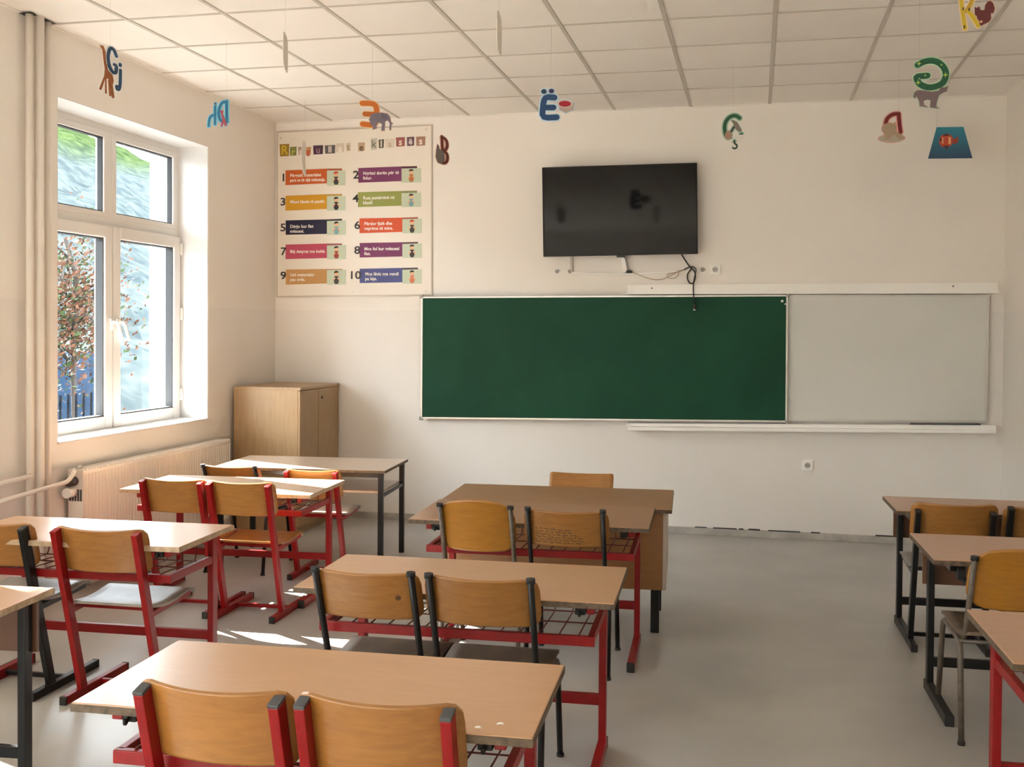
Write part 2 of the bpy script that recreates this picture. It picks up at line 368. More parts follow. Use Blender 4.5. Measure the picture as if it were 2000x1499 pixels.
def window(n, y0, y1, z0, z1, two=True):
    r = bpy.data.objects.new('window_%d' % n, None); COL.objects.link(r); r['kind'] = 'structure'; r.empty_display_size = .1
    r['label'] = ['white plastic casement window with two sashes and top lights', 'narrow white window off to the near left', 'unseen white window added for light beside the near rows', 'unseen white window added for light by the rear wall'][n - 1]
    XF0, XF1 = -4.345, -4.275; zt0, zt1 = 2.265, 2.345; ym = (y0 + y1) / 2
    new('window_frame', M_PVC, lambda bm: frame_rect(bm, y0, y1, z0, z1, .05, .05, .05, .05, XF0, XF1), r)
    new('transom', M_PVC, lambda bm: box(bm, XF0, XF1 + .004, y0 + .045, y1 - .045, zt0, zt1, .008), r)
    fields = [(y0 + .05, ym - .03), (ym + .03, y1 - .05)] if two else [(y0 + .05, y1 - .05)]
    if two: new('sash_gap', M_GASKET, lambda bm: box(bm, XF1, XF1 + .012, ym - .004, ym + .004, z0 + .03, zt0 + .01), r)
    if two: new('mullion', M_PVC, lambda bm: box(bm, XF0, XF1 + .002, ym - .035, ym + .035, z0 + .045, z1 - .045, .008), r)
    for k, (a, b) in enumerate(fields):
        t = new('top_light', M_PVC, lambda bm: frame_rect(bm, a - .004, b + .004, zt1 - .004, z1 - .046, .045, .045, .035, .045, XF0 + .01, XF1 + .008), r)
        new('gasket', M_GASKET, lambda bm: frame_rect(bm, a + .036, b - .036, zt1 + .026, z1 - .086, .012, .012, .012, .012, XF0 + .03, XF1 - .005, 0), t)
        new('pane', M_GLASS, lambda bm: box(bm, XF0 + .034, XF0 + .04, a + .038, b - .038, zt1 + .028, z1 - .088), t)
        s = new('sash', M_PVC, lambda bm: frame_rect(bm, a - .025, b + .025, z0 + .012, zt0 + .02, .085, .085, .085, .085, XF0 + .012, XF1 + .03, .01), r)
        new('gasket', M_GASKET, lambda bm: frame_rect(bm, a + .056, b - .056, z0 + .093, zt0 - .061, .012, .012, .012, .012, XF0 + .03, XF1 + .016, 0), s)
        new('pane', M_GLASS, lambda bm: box(bm, XF0 + .034, XF0 + .04, a + .058, b - .058, z0 + .095, zt0 - .063), s)
    if two:
        for dy, tilt in ((-.03, .045), (.045, .05)):
            def hd(bm):
                box(bm, XF1 + .028, XF1 + .042, ym + dy - .014, ym + dy + .014, 1.58, 1.66, .004)
                tube(bm, arc([(XF1 + .035, ym + dy, 1.635), (XF1 + .085, ym + dy, 1.635), (XF1 + .09, ym + dy + tilt, 1.51)], .03, 4), .011, 8)
            new('handle', M_WHITE, hd, r)
        for zz in (1.05, 1.66, 2.15):
            new('hinge', M_WHITE, lambda bm: tube(bm, [(XF1 + .036, y1 - .022, zz), (XF1 + .036, y1 - .022, zz + .09)], .011, 8), r)
    new('window_sill', M_REVEAL, lambda bm: (box(bm, XF1, XL + .012, y0 + .001, y1 - .001, z0, z0 + .014, .004), box(bm, XO - .05, XF0, y0 + .001, y1 - .001, z0 - .03, z0 + .006, .003)), r)
    new('reveal_lining', M_REVEAL, lambda bm: (box(bm, XO + .005, XL - .002, y1 - .006, y1 + .0005, z0 + .01, z1), box(bm, XO + .005, XL - .002, y0 - .0005, y0 + .006, z0 + .01, z1), box(bm, XO + .005, XL - .002, y0, y1, z1 - .006, z1 + .0005)), r)
for n, w in enumerate(WIN): window(n + 1, *w, two=(w[1] - w[0] > 1))

def cur(bm):
    n = 60; V = []
    for k in range(n + 1):
        y = 2.30 + 1.49 * k / n; x = -3.985 + .018 * math.sin(k * 1.35); V.append((bm.verts.new((x, y, .35)), bm.verts.new((x, y, 3.10))))
    for a, b in zip(V, V[1:]): f = bm.faces.new((a[0], b[0], b[1], a[1])); f.smooth = True
def cloth():
    m = bpy.data.materials.new('cream_blocker_cloth'); m.use_nodes = True; nt = m.node_tree; nt.nodes.remove(nt.nodes['Principled BSDF'])
    a = nt.nodes.new('ShaderNodeBsdfDiffuse'); a.inputs[0].default_value = (.72, .66, .56, 1); b = nt.nodes.new('ShaderNodeBsdfTranslucent'); b.inputs[0].default_value = (.6, .54, .44, 1)
    x = nt.nodes.new('ShaderNodeMixShader'); x.inputs[0].default_value = .4; nt.links.new(a.outputs[0], x.inputs[1]); nt.links.new(b.outputs[0], x.inputs[2]); nt.links.new(x.outputs[0], nt.nodes['Material Output'].inputs[0]); return m
cu = thing('window_curtain', 'unseen cream curtain added to block sun at the near left window', 'curtain', (0, 0, 0))  # out of view, added so only a sliver of sun gets past
new('cloth', cloth(), cur, cu); new('curtain_rod', M_ALU, lambda bm: tube(bm, [(-3.985, 2.2, 3.11), (-3.985, 4.3, 3.11)], .012, 10), cu)

# ------------------------------------------------------------------ outdoors
def hill(bm):
    rn = random.Random(2); nx, ny = 30, 34; V = []
    for i in range(nx + 1):
        for j in range(ny + 1):
            x = -13 - 40 * i / nx; y = -25 + 95 * j / ny
            z = -.6 + max(0, (-x - 13)) * .47 + (rn.uniform(-.5, .5) if i else 0)
            V.append(bm.verts.new((x, y, z)))
    for i in range(nx):
        for j in range(ny):
            a = i * (ny + 1) + j; f = bm.faces.new((V[a], V[a + 1], V[a + ny + 2], V[a + ny + 1])); f.smooth = True
def hill_mat():
    m = bpy.data.materials.new('dry_hillside'); m.use_nodes = True; nt = m.node_tree; L = nt.links.new; b = nt.nodes['Principled BSDF']; b.inputs['Roughness'].default_value = .95; b.inputs['Specular IOR Level'].default_value = 0
    ge = nt.nodes.new('ShaderNodeNewGeometry'); n1 = nt.nodes.new('ShaderNodeTexNoise'); n1.inputs['Scale'].default_value = 1.5; n1.inputs['Detail'].default_value = 6; L(ge.outputs['Position'], n1.inputs['Vector'])
    sx = nt.nodes.new('ShaderNodeSeparateXYZ'); L(ge.outputs['Position'], sx.inputs[0])
    mr = nt.nodes.new('ShaderNodeMapRange'); mr.inputs['From Min'].default_value = 10.5; mr.inputs['From Max'].default_value = 13.5; L(sx.outputs['Z'], mr.inputs['Value'])
    r1 = nt.nodes.new('ShaderNodeValToRGB'); e = r1.color_ramp.elements; e[0].position = .35; e[1].position = .65; e[0].color = (.017, .023, .025, 1); e[1].color = (.034, .039, .038, 1); L(n1.outputs[0], r1.inputs[0])
    r2 = nt.nodes.new('ShaderNodeValToRGB'); e = r2.color_ramp.elements; e[0].position = .35; e[1].position = .65; e[0].color = (.010, .017, .007, 1); e[1].color = (.026, .037, .014, 1); L(n1.outputs[0], r2.inputs[0])
    mi = nt.nodes.new('ShaderNodeMix'); mi.data_type = 'RGBA'; L(mr.outputs[0], mi.inputs['Factor']); L(r1.outputs[0], mi.inputs['A']); L(r2.outputs[0], mi.inputs['B']); L(mi.outputs['Result'], b.inputs['Base Color'])
    return m
o = struct('hillside', hill_mat(), hill)
o = struct('ground', mat('yard_asphalt', (.07, .068, .064), .95, var=.2, scale=.8, spec=.1), lambda bm: box(bm, -60, XO, -30, 75, -.75, -.6))
o = struct('sun_blocker_eave', mat('blocker_eave_plaster', (.6, .58, .54), .8), lambda bm: box(bm, -6.5, XO + .02, 2.3, YB + 1.5, 3.66, 3.82, .02))  # unseen overhang, added to block the higher sun from the windows
bw = thing('boundary_wall', 'blue-grey boundary wall outside, seen through the lower left pane', 'wall', (-12.2, 17, -.6))
for k in range(9):
    link('wall_panel', mk('wall_panel', lambda bm: box(bm, -.06, .06, -1.0, 1.0, 0, 1.72, .02)), mat('blue_grey_sheet', (.013, .022, .037), .8, var=.2, scale=2, spec=0), bw, (0, -15.95 + 2.04 * k, 0))
M_IRON = mat('dull_iron', (.006, .007, .009), .9, spec=0)
fe = thing('iron_fence', 'dark iron picket fence outside the window', 'fence', (-6.9, 10, -.6))
for k in range(26):
    def pk(bm):
        box(bm, -.009, .009, -.009, .009, 0, 1.40); tube(bm, [(0, 0, 1.40), (0, 0, 1.43), (0, 0, 1.50)], .013, 6)
    link('picket', mk('picket', pk), M_IRON, fe, (0, -3 + .13 * k, 0))
for z in (.25, 1.22): link('rail', mk(('fence_rail', z), lambda bm: box(bm, -.012, .012, -3.1, .4, z, z + .03)), M_IRON, fe)
tr = thing('autumn_tree', 'small tree with orange autumn leaves beyond the left window pane', 'tree', (-9.2, 13.0, -.6))
def trunk(bm):
    tube(bm, [(0, 0, 0), (.05, .03, 1.0), (0, .08, 1.9), (.1, .0, 2.9), (.0, -.1, 3.4)], .035, 8)
    rn = random.Random(6)
    for k in range(16):
        z = rn.uniform(1.5, 3.2); a = rn.uniform(0, 6.28); l = rn.uniform(.4, .8)
        tube(bm, [(0, .03, z), (math.cos(a) * l * .5, math.sin(a) * l * .5, z + .25), (math.cos(a) * l, math.sin(a) * l, z + rn.uniform(-.2, .4))], .018, 5)
new('trunk', mat('grey_bark', (.03, .025, .022), .9, spec=.1), trunk, tr)
def leaves(bm):
    rn = random.Random(9)
    for k in range(4200):
        a, b, c = rn.gauss(0, .36), rn.gauss(0, .36), rn.gauss(2.45, .5); s = rn.uniform(.02, .05)
        n = Vector((rn.gauss(0, 1), rn.gauss(0, 1), rn.gauss(0, 1))).normalized(); t = n.orthogonal().normalized(); u = n.cross(t); p = Vector((a, b, c))
        f = bm.faces.new([bm.verts.new(p + v) for v in (-t * s, -u * s * .5, t * s, u * s * .5)]); f.material_index = 0 if rn.random() < .72 else 1
lv = new('leaves', [mat('orange_leaf', (.050, .020, .010), .8, spec=.1), mat('green_leaf', (.018, .028, .009), .8, spec=.1)], leaves, tr, kind='stuff')

# ------------------------------------------------------------------ heating
ra = thing('panel_radiator', 'cream ribbed panel radiator under the window', 'radiator', (XL, 6.54, 0))
RY0, RY1, RZ0, RZ1 = 5.64 - 6.54, 7.47 - 6.54, .15, .752
def rad_front(bm):
    n = 54; pr = []
    for k in range(n):
        y = RY0 + (RY1 - RY0) * k / n; w = (RY1 - RY0) / n
        pr += [(y, .132), (y + w * .28, .132), (y + w * .42, .122), (y + w * .78, .122), (y + w * .92, .132)]
    pr.append((RY1, .132)); A = []; B = []
    for y, x in pr: A.append((bm.verts.new((x, y, RZ0 + .02)), bm.verts.new((x, y, RZ1 - .03))))
    for a, b in zip(A, A[1:]): bm.faces.new((a[0], b[0], b[1], a[1]))
    box(bm, .10, .118, RY0, RY1, RZ0, RZ1 - .012, .004)
    box(bm, .10, .133, RY0, RY1, RZ1 - .032, RZ1 - .008, .006); box(bm, .10, .133, RY0, RY1, RZ0, RZ0 + .025, .006)
new('front_panel', M_RAD, rad_front, ra)
new('rear_panel', M_RAD, lambda bm: box(bm, .035, .055, RY0 + .01, RY1 - .01, RZ0, RZ1 - .01, .004), ra)
for y in (RY0 - .002, RY1 - .004): new('side_cover', M_RAD, lambda bm: box(bm, .03, .13, y, y + .006, RZ0 + .01, RZ1, .002), ra)
for k in range(5): link('vent_slot', mk('vent_slot', lambda bm: box(bm, -.006, .006, -.001, .001, 0, .07)), M_CAP, ra, (.045 + .018 * k, RY0 - .0035, RZ1 - .19))
new('top_grille', M_RAD, lambda bm: [box(bm, .032, .128, RY0 + .006 + .03 * k, RY0 + .024 + .03 * k, RZ1 - .006, RZ1) for k in range(60)], ra)
new('valve', [M_CAP, M_WHITE], lambda bm: (disc(bm, (.075, RY0 - .035, RZ1 - .07), .028, (0, 1, 0), .06, 14, 0), disc(bm, (.065, RY0 - .035, RZ1 - .135), .03, (0, 1, 0), .07, 16, 1)), ra)
new('bleed_screw', M_ALU, lambda bm: disc(bm, (.085, RY0 + .03, RZ1 + .008), .012, (0, 1, .2), .03, 10), ra)
for k, (y, r, x, lab) in enumerate(((5.27, .020, -3.985, 'leftmost'), (5.345, .026, -3.975, 'thick middle'), (5.432, .020, -3.985, 'rightmost'))):
    def pf(bm):
        tube(bm, [(0, 0, 0), (0, 0, 1.2), (0, 0, ZC + .02)], r, 14)
    o = new('riser_pipe', M_PIPE, pf, None, (x, y, 0)); tag(o, '%s of the three cream heating pipes running up the wall' % lab, 'pipe', 'vertical heating pipes')
def hp(bm):
    tube(bm, arc([(-3.90, 4.55, .655), (-3.90, 5.50, .70), (-3.90, 5.56, .755), (-3.95, 5.615, .735)], .05, 5), .013, 10)
o = new('feed_pipe', M_PIPE, hp); tag(o, 'thin horizontal heating pipe crossing the risers to the radiator', 'pipe')
def hp2(bm): tube(bm, arc([(-3.93, 4.55, .755), (-3.93, 5.14, .765), (-3.965, 5.25, .765)], .04, 4), .015, 10)
o = new('return_pipe', M_PIPE, hp2); tag(o, 'short upper horizontal heating pipe left of the risers', 'pipe')

new('pipe_gap', M_VOID, lambda bm: (box(bm, XL + .002, XL + .075, 5.24, 5.30, ZC - .003, ZC - .0005), box(bm, XL + .002, XL + .07, 5.38, 5.47, ZC - .003, ZC - .0005)), ceil)

# ------------------------------------------------------------------ cabinet
cb = thing('storage_cabinet', 'low pale oak cabinet with two doors in the left back corner', 'cabinet', (-3.715, 8.105, 0))
CW, CD, CHH = .28, .395, 1.14      # half depth in x, half width in y
new('carcass', M_CAB, lambda bm: (box(bm, -CW, CW - .02, -CD, -CD + .018, .0, CHH - .022, .001), box(bm, -CW, CW - .02, CD - .018, CD, .0, CHH - .022, .001), box(bm, -CW, -CW + .01, -CD + .018, CD - .018, .05, CHH - .022), box(bm, -CW + .01, CW - .03, -CD + .018, CD - .018, .05, .068), box(bm, CW - .045, CW - .03, -CD + .018, CD - .018, 0, .05)), cb)
new('top_panel', M_CAB, lambda bm: box(bm, -CW, CW + .004, -CD - .002, CD, CHH - .022, CHH, .002), cb)
for a, b, s in ((-CD + .002, -.03, 1), (-.026, CD - .002, -1)):
    d = new('door', M_CAB, lambda bm: box(bm, CW - .02, CW - .001, a, b, .055, CHH - .026, .002), cb)
    new('lock' if s < 0 else 'edge_strip', M_CAP if s < 0 else M_CAB, (lambda bm: disc(bm, (CW, a + .06, CHH - .10), .011, (1, 0, 0), .008, 12)) if s < 0 else (lambda bm: box(bm, CW - .0015, CW + .0015, b - .012, b - .001, .06, CHH - .03)), d)

# ------------------------------------------------------------------ desks
def f_top(bm, W, D, Z, th): box(bm, -W / 2, W / 2, -D / 2, D / 2, Z - th, Z, .003)
def f_edge(bm, W, D, Z, th):
    e = .0015; t = .003
    box(bm, -W / 2 - e, W / 2 + e, -D / 2 - e, -D / 2 + t, Z - th + .001, Z - .003); box(bm, -W / 2 - e, W / 2 + e, D / 2 - t, D / 2 + e, Z - th + .001, Z - .003)
    box(bm, -W / 2 - e, -W / 2 + t, -D / 2 + t, D / 2 - t, Z - th + .001, Z - .003); box(bm, W / 2 - t, W / 2 + e, -D / 2 + t, D / 2 - t, Z - th + .001, Z - .003)
def desk_frame(t, W, D, Z, fm, hx, low, mid=None):
    yp = D / 2 - .04
    for s in (-1, 1):
        link('leg', mk(('leg', D, Z, s, hx), lambda bm: beam(bm, (s * hx, yp, .03), (s * hx, yp, Z - .05), .028, .046)), fm, t)
        f = link('foot', mk(('foot', D, s, hx), lambda bm: beam(bm, (s * hx, yp + .03, .0225), (s * hx, -D / 2 + .10, .0225), .034, .045)), fm, t)
        link('end_cap', mk(('foot_cap', D, s, hx), lambda bm: beam(bm, (s * hx, -D / 2 + .101, .0225), (s * hx, -D / 2 + .088, .0225), .037, .047, bev=.005)), M_BCAP, f)
        link('end_cap', mk(('foot_cap2', D, s, hx), lambda bm: beam(bm, (s * hx, yp + .029, .0225), (s * hx, yp + .04, .0225), .036, .046, bev=.004)), M_BCAP, f)
        link('top_arm', mk(('arm', D, Z, s, hx), lambda bm: beam(bm, (s * hx, yp + .023, Z - .04), (s * hx, -D / 2 + .06, Z - .04), .028, .035)), fm, t)
    link('stretcher', mk(('stretcher', D, hx, low), lambda bm: beam(bm, (-hx, yp, low), (hx, yp, low), .022, .042, (0, 1, 0))), fm, t)

def basket_desk(label, loc, rz, W, D, Z=.70, fm=M_RED, top=M_TOP, edge=M_EDGE, group='red framed pupil desks'):
    t = thing('school_desk', label, 'desk', (*loc, 0), rz, group); hx = W / 2 - .085; yp = D / 2 - .04; yr = -D / 2 + .075
    tp = link('desk_top', mk(('top', W, D, Z), f_top, W, D, Z, .023), top, t); link('edge_band', mk(('edge', W, D, Z), f_edge, W, D, Z, .023), edge, tp)
    desk_frame(t, W, D, Z, fm, hx, .198)
    def rail(bm):
        beam(bm, (-hx - .014, yr, .548), (hx + .014, yr, .548), .022, .034, (0, 1, 0))
        for s in (-1, 1): beam(bm, (s * hx, yr, .548), (s * hx, yp, .548), .022, .034)
    link('basket_rail', mk(('rail', W, D), rail), fm, t)
    def wires(bm):
        n = 14
        for k in range(n):
            x = -hx + .04 + (2 * hx - .08) * k / (n - 1)
            tube(bm, arc([(x, yr, .567), (x + .004, yp - .10, .556), (x, yp - .06, .665)], .02, 2), .0026, 5)
        for y, z in ((yp - .10, .556), (yp - .075, .61), ((yr + yp) / 2 - .05, .562)): tube(bm, [(-hx, y, z), (hx, y, z)], .0028, 5)
    link('wire_basket', mk(('wires', W, D), wires), M_WIRE, t)
    for s in (-1, 1):
        link('bag_hook', mk(('hook', W, D, s), lambda bm: (box(bm, s * (hx - .035) - .018, s * (hx - .035) + .018, yr - .02, yr + .03, Z - .06, Z - .024, .004), tube(bm, arc([(s * (hx - .035), yr - .015, Z - .045), (s * (hx - .035), yr - .04, Z - .06), (s * (hx - .035), yr - .04, Z - .045)], .01, 3), .005, 6))), M_BCAP, t)
    return t

def panel_desk(label, loc, rz, W, D, Z=.70, top=M_TOPR, edge=M_EDGE):
    t = thing('school_desk', label, 'desk', (*loc, 0), rz, 'black framed pupil desks'); hx = W / 2 - .085
    tp = link('desk_top', mk(('top', W, D, Z), f_top, W, D, Z, .023), top, t); link('edge_band', mk(('edge', W, D, Z), f_edge, W, D, Z, .023), edge, tp)
    desk_frame(t, W, D, Z, M_BLACK, hx, .135)
    link('modesty_panel', mk(('modesty', W, D), lambda bm: box(bm, -W / 2 + .055, W / 2 - .055, D / 2 - .014, D / 2 - .002, .475, Z - .024, .002)), M_PANEL, t)
    for s in (-1, 1):
        link('bag_hook', mk(('bhook', W, D, s), lambda bm: (box(bm, s * (hx - .05) - .015, s * (hx - .05) + .015, -D / 2 + .14, -D / 2 + .2, Z - .11, Z - .024, .004), tube(bm, [(s * (hx - .05), -D / 2 + .15, Z - .10), (s * (hx - .09), -D / 2 + .12, Z - .14)], .012, 7))), M_BCAP, t)
        link('bracket', mk(('bracket', W, D, s), lambda bm: prism(bm, [(s * (hx - .02), Z - .026), (s * (hx - .09), Z - .026), (s * (hx - .02), Z - .07)], D / 2 - .064, D / 2 - .060)), M_GREYP, t)
    return t

basket_desk('beech desk nearest the camera with two red chairs behind it', (-1.05, 2.56), .04, 1.13, .53)
basket_desk('beech desk in the middle of the centre column, red frame', (-1.022, 3.78), .04, 1.125, .555)
basket_desk('red framed desk standing right against the teacher desk', (-1.05, 5.18), .045, 1.14, .60, top=M_TOPR)
basket_desk('red framed desk by the radiator mirroring the window light', (-2.872, 4.215), .045, 1.11, .52, edge=M_EDGEL)
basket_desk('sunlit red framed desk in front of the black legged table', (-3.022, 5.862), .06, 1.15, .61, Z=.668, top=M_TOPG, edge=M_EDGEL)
basket_desk('red framed desk cut by the lower right frame edge', (1.222, 3.47), .03, 1.06, .58, top=M_TOPR)
panel_desk('black framed desk at the right back, nearest the back wall', (1.232, 5.98), .03, 1.06, .49)
panel_desk('black framed desk in the middle of the right column', (1.226, 4.83), .03, 1.06, .57)
panel_desk('black framed desk cut by the lower left frame edge', (-2.905, 2.935), .09, 1.13, .55, top=M_TOP, edge=M_EDGEL)

# table with four plain black legs and a shelf
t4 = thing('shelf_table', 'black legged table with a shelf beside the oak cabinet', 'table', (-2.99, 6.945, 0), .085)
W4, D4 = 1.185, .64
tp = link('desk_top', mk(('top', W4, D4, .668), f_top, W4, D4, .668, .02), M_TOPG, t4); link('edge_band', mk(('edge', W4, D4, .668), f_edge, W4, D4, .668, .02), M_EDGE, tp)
for sx in (-1, 1):
    for sy in (-1, 1): link('leg', mk(('leg4', sx, sy), lambda bm: beam(bm, (sx * (W4 / 2 - .035), sy * (D4 / 2 - .03), 0), (sx * (W4 / 2 - .035), sy * (D4 / 2 - .03), .65), .034, .034)), M_BLACK, t4)
    link('side_rail', mk(('rail4', sx), lambda bm: beam(bm, (sx * (W4 / 2 - .035), -D4 / 2 + .03, .49), (sx * (W4 / 2 - .035), D4 / 2 - .03, .49), .02, .02)), M_BLACK, t4)
for sy in (-1, 1): link('apron', mk(('apron4', sy), lambda bm: beam(bm, (-W4 / 2 + .035, sy * (D4 / 2 - .03), .632), (W4 / 2 - .035, sy * (D4 / 2 - .03), .632), .02, .03, (0, 1, 0))), M_BLACK, t4)
new('shelf', M_TOPG, lambda bm: box(bm, -W4 / 2 + .05, W4 / 2 - .05, -D4 / 2 + .10, D4 / 2 - .03, .50, .516, .002), t4)

# teacher's desk
td = thing('teacher_desk', 'brown teacher desk with a solid wooden front panel', 'desk', (-1.062, 5.92, 0), .06)
WT, DT, ZT = 1.25, .70, .672
tp = new('desk_top', M_TEACH, lambda bm: box(bm, -WT / 2, WT / 2, -DT / 2, DT / 2, ZT - .022, ZT, .003), td)
link('edge_band', mk('tedge', f_edge, WT, DT, ZT, .022), M_EDGE, tp)
M_SIDE = mat('reflected_pale_grey', (.50, .43, .36), .4)  # pale tone is reflected light on the right side, put into the colour
new('front_panel', wood('orange_brown_panel', (.27, .12, .035), .35, .12, 'x', .2), lambda bm: box(bm, -WT / 2 + .02, WT / 2 - .045, -DT / 2 + .05, -DT / 2 + .068, .235, ZT - .022, .002), td)
for s in (-1, 1):
    new('side_panel', M_SIDE if s > 0 else M_TEACH, lambda bm: box(bm, s * (WT / 2 - .036) - .009, s * (WT / 2 - .036) + .009, -DT / 2 + .05, DT / 2 - .08, .235, ZT - .022, .002), td)
    for yy in (-DT / 2 + .10, DT / 2 - .14): new('leg', M_BLACK, lambda bm: beam(bm, (s * (WT / 2 - .085), yy, 0), (s * (WT / 2 - .085), yy, .60), .045, .045), td)
new('rear_rail', M_TEACH, lambda bm: box(bm, -WT / 2 + .05, WT / 2 - .05, DT / 2 - .10, DT / 2 - .085, .48, ZT - .022), td)

# ------------------------------------------------------------------ chairs
def back_pos(zlo, y0, lean, curve, bh=.19, sag=.008):
    def f(u, v):
        q = (u / .19) ** 2
        return (u, y0 - lean * v + curve * (q - .8), zlo + v - sag * (1 - min(1, q)) * v / bh), (-2 * curve * u / .19 ** 2, 1, lean)
    return f

def sled_chair(label, loc, rz=0., fm=M_RED, cap=M_CAP, ply=M_PLY, seat=M_PLY, hw=.175, ztop=.748, over=.022, bh=.19, sc_=1., group='sled base school chairs'):
    t = thing('school_chair', label, 'chair', (*loc, 0), rz, group); t.scale = (sc_, sc_, sc_)
    L = -.19 / (ztop - .04)
    P = lambda s, z: (s * hw, L * (z - .04), z)
    for s in (-1, 1):
        p = link('post', mk(('spost', s, hw, ztop), lambda bm: beam(bm, P(s, .03), P(s, ztop), .026, .042)), fm, t)
        link('post_cap', mk(('spcap', s, hw, ztop), lambda bm: beam(bm, P(s, ztop - .001), P(s, ztop + .009), .028, .044, bev=.004)), cap, p)
        f = link('foot', mk(('sfoot', s, hw), lambda bm: beam(bm, (s * hw, -.13, .018), (s * hw, .34, .018), .03, .036)), fm, t)
        for ya in (-.142, .339): link('end_cap', mk(('sfcap', s, hw, ya), lambda bm: beam(bm, (s * hw, ya, .018), (s * hw, ya + .012, .018), .032, .038, bev=.004)), M_BCAP, f)
        link('seat_arm', mk(('sarm', s, hw), lambda bm: beam(bm, (s * hw, -.10, .392), (s * hw, .25, .412), .022, .026)), fm, t)
    link('floor_bar', mk(('sbar', hw), lambda bm: beam(bm, (-hw, .13, .022), (hw, .13, .022), .02, .02, (0, 1, 0))), fm, t)
    link('seat_bar', mk(('ssbar', hw), lambda bm: beam(bm, (-hw, .02, .392), (hw, .02, .392), .022, .022, (0, 1, 0))), fm, t)
    def seatf(bm):
        def pos(u, v):
            y = -.085 + v; z = .428 - .018 * math.sin(math.pi * min(1, v / .30)) - .03 * max(0, (v - .31) / .09) ** 2
            return (u, y, z), (0, 0, 1)
        plate(bm, 2 * hw + .03, .40, .011, pos, .04, 8, 10)
    link('seat', mk(('sseat', hw), seatf), seat, t)
    zlo = ztop + over - bh
    def backf(bm):
        y0 = L * (zlo - .04) + .028
        plate(bm, 2 * hw + .055, bh, .010, back_pos(zlo, y0, -L, .042), .035, 16, 9)
    link('backrest', mk(('sback', hw, ztop, over, bh), backf), ply, t)
    return t

def four_leg_chair(label, loc, rz=0., fm=M_BLACK, ply=M_PLY, seat=M_SEATW, hw=.168, ztop=.785, over=.004, bh=.172, arch=0., corner=.04, sc_=1., bend=.042, group='four legged school chairs'):
    t = thing('school_chair', label, 'chair', (*loc, 0), rz, group); t.scale = (sc_, sc_, sc_)
    for s in (-1, 1):
        b = link('back_post', mk(('bpost', s, hw, ztop), lambda bm: tube(bm, arc([(s * hw, -.19, ztop), (s * hw, -.06, .45), (s * hw, -.03, .395), (s * hw, .24, .405)], .06, 5), .011, 10, r2=.014)), fm, t)
        link('post_cap', mk(('bpcap', s, hw, ztop), lambda bm: tube(bm, [(s * hw, -.189, ztop - .006), (s * hw, -.191, ztop + .006), (s * hw, -.1915, ztop + .011)], .0125, 10, r2=.0155)), M_BCAP, b)
        g = link('leg_frame', mk(('bleg', s, hw), lambda bm: tube(bm, arc([(s * (hw + .022), -.11, 0), (s * (hw + .018), -.045, .388), (s * (hw + .018), .285, .395), (s * (hw + .022), .355, 0)], .055, 6), .0115, 10)), fm, t)
        for yg in (-.111, .356): link('glide', mk(('bglide', s, hw, yg), lambda bm: disc(bm, (s * (hw + .022), yg, .006), .0145, (0, 0, 1), .012, 10)), M_BCAP, g)
    for yb in (.24, -.03): link('cross_bar', mk(('bcross', hw, yb), lambda bm: tube(bm, [(-hw - .018, yb, .384), (hw + .018, yb, .384)], .009, 8)), fm, t)
    def seatf(bm):
        def pos(u, v):
            y = -.065 + v; z = .424 - .012 * math.sin(math.pi * min(1, v / .30)) - .03 * max(0, (v - .31) / .09) ** 2
            return (u, y, z), (0, 0, 1)
        plate(bm, 2 * hw + .05, .39, .014, pos, .04, 8, 10)
    link('seat', mk(('bseat', hw), seatf), seat, t)
    zlo = ztop + over - bh
    def backf(bm):
        L = .13 / (ztop - .45); base = back_pos(zlo, -.19 + L * (ztop - zlo) + .020, L, bend)
        def pos(u, v):
            k = v / bh; z_add = arch * (1 - (u / (hw + .03)) ** 2) * k - .2 * arch * (1 - (u / (hw + .03)) ** 2) * (1 - k)
            p, n = base(u, v); return (p[0], p[1], p[2] + z_add), n
        plate(bm, 2 * hw + (.026 if arch else .046), bh, .010, pos, corner, 16, 9)
    link('backrest', mk(('bback', hw, ztop, over, bh, arch, corner, bend), backf), ply, t)
    return t

sled_chair('red framed chair with grey caps, left one at the nearest desk', (-1.218, 2.425), -.01, hw=.17, ztop=.758)
sled_chair('red framed chair with grey caps, right one at the nearest desk', (-.825, 2.435), .02, hw=.17, ztop=.758)
sled_chair('black sled base chair beside the radiator desk, cut by the left frame edge', (-3.19, 4.115), .03, fm=M_BLACK, cap=M_BCAP, seat=M_SEATG, hw=.18)
sled_chair('red sled base chair with a grey worn seat at the radiator desk', (-2.665, 4.12), .03, cap=M_RED, seat=M_SEATG, hw=.185)
sled_chair('red chair at the left end of the sunlit desk', (-3.118, 5.478), .03, cap=M_RED, hw=.172, ztop=.752)
sled_chair('red chair at the right end of the sunlit desk', (-2.717, 5.478), .03, cap=M_RED, hw=.17, ztop=.752)
sled_chair('sunlit red chair pushed under the black legged table', (-2.72, 6.44), .05, cap=M_RED, hw=.16, ztop=.695, seat=M_SEATG)
four_leg_chair('dark framed chair at the black legged table near the radiator', (-3.30, 6.48), .03, hw=.178, ztop=.71, seat=M_PLY)
c2a = four_leg_chair('black framed chair with a knot in its back, left at the middle centre desk', (-1.288, 3.585), .02, hw=.17, ply=M_PLY)
four_leg_chair('black framed chair with a dark worn seat, right at the middle centre desk', (-.885, 3.59), .03, hw=.172, ply=M_PLY)
four_leg_chair('bright orange rounded chair with brown posts at the far centre desk', (-1.262, 4.965), .02, fm=M_TAUPE, ply=M_PLYO, hw=.168, over=-.005, arch=.046, corner=.06, bh=.205)
c3b = four_leg_chair('black framed chair with pen scribbles on its back', (-.842, 4.97), .03, hw=.172, over=.0, bh=.172)
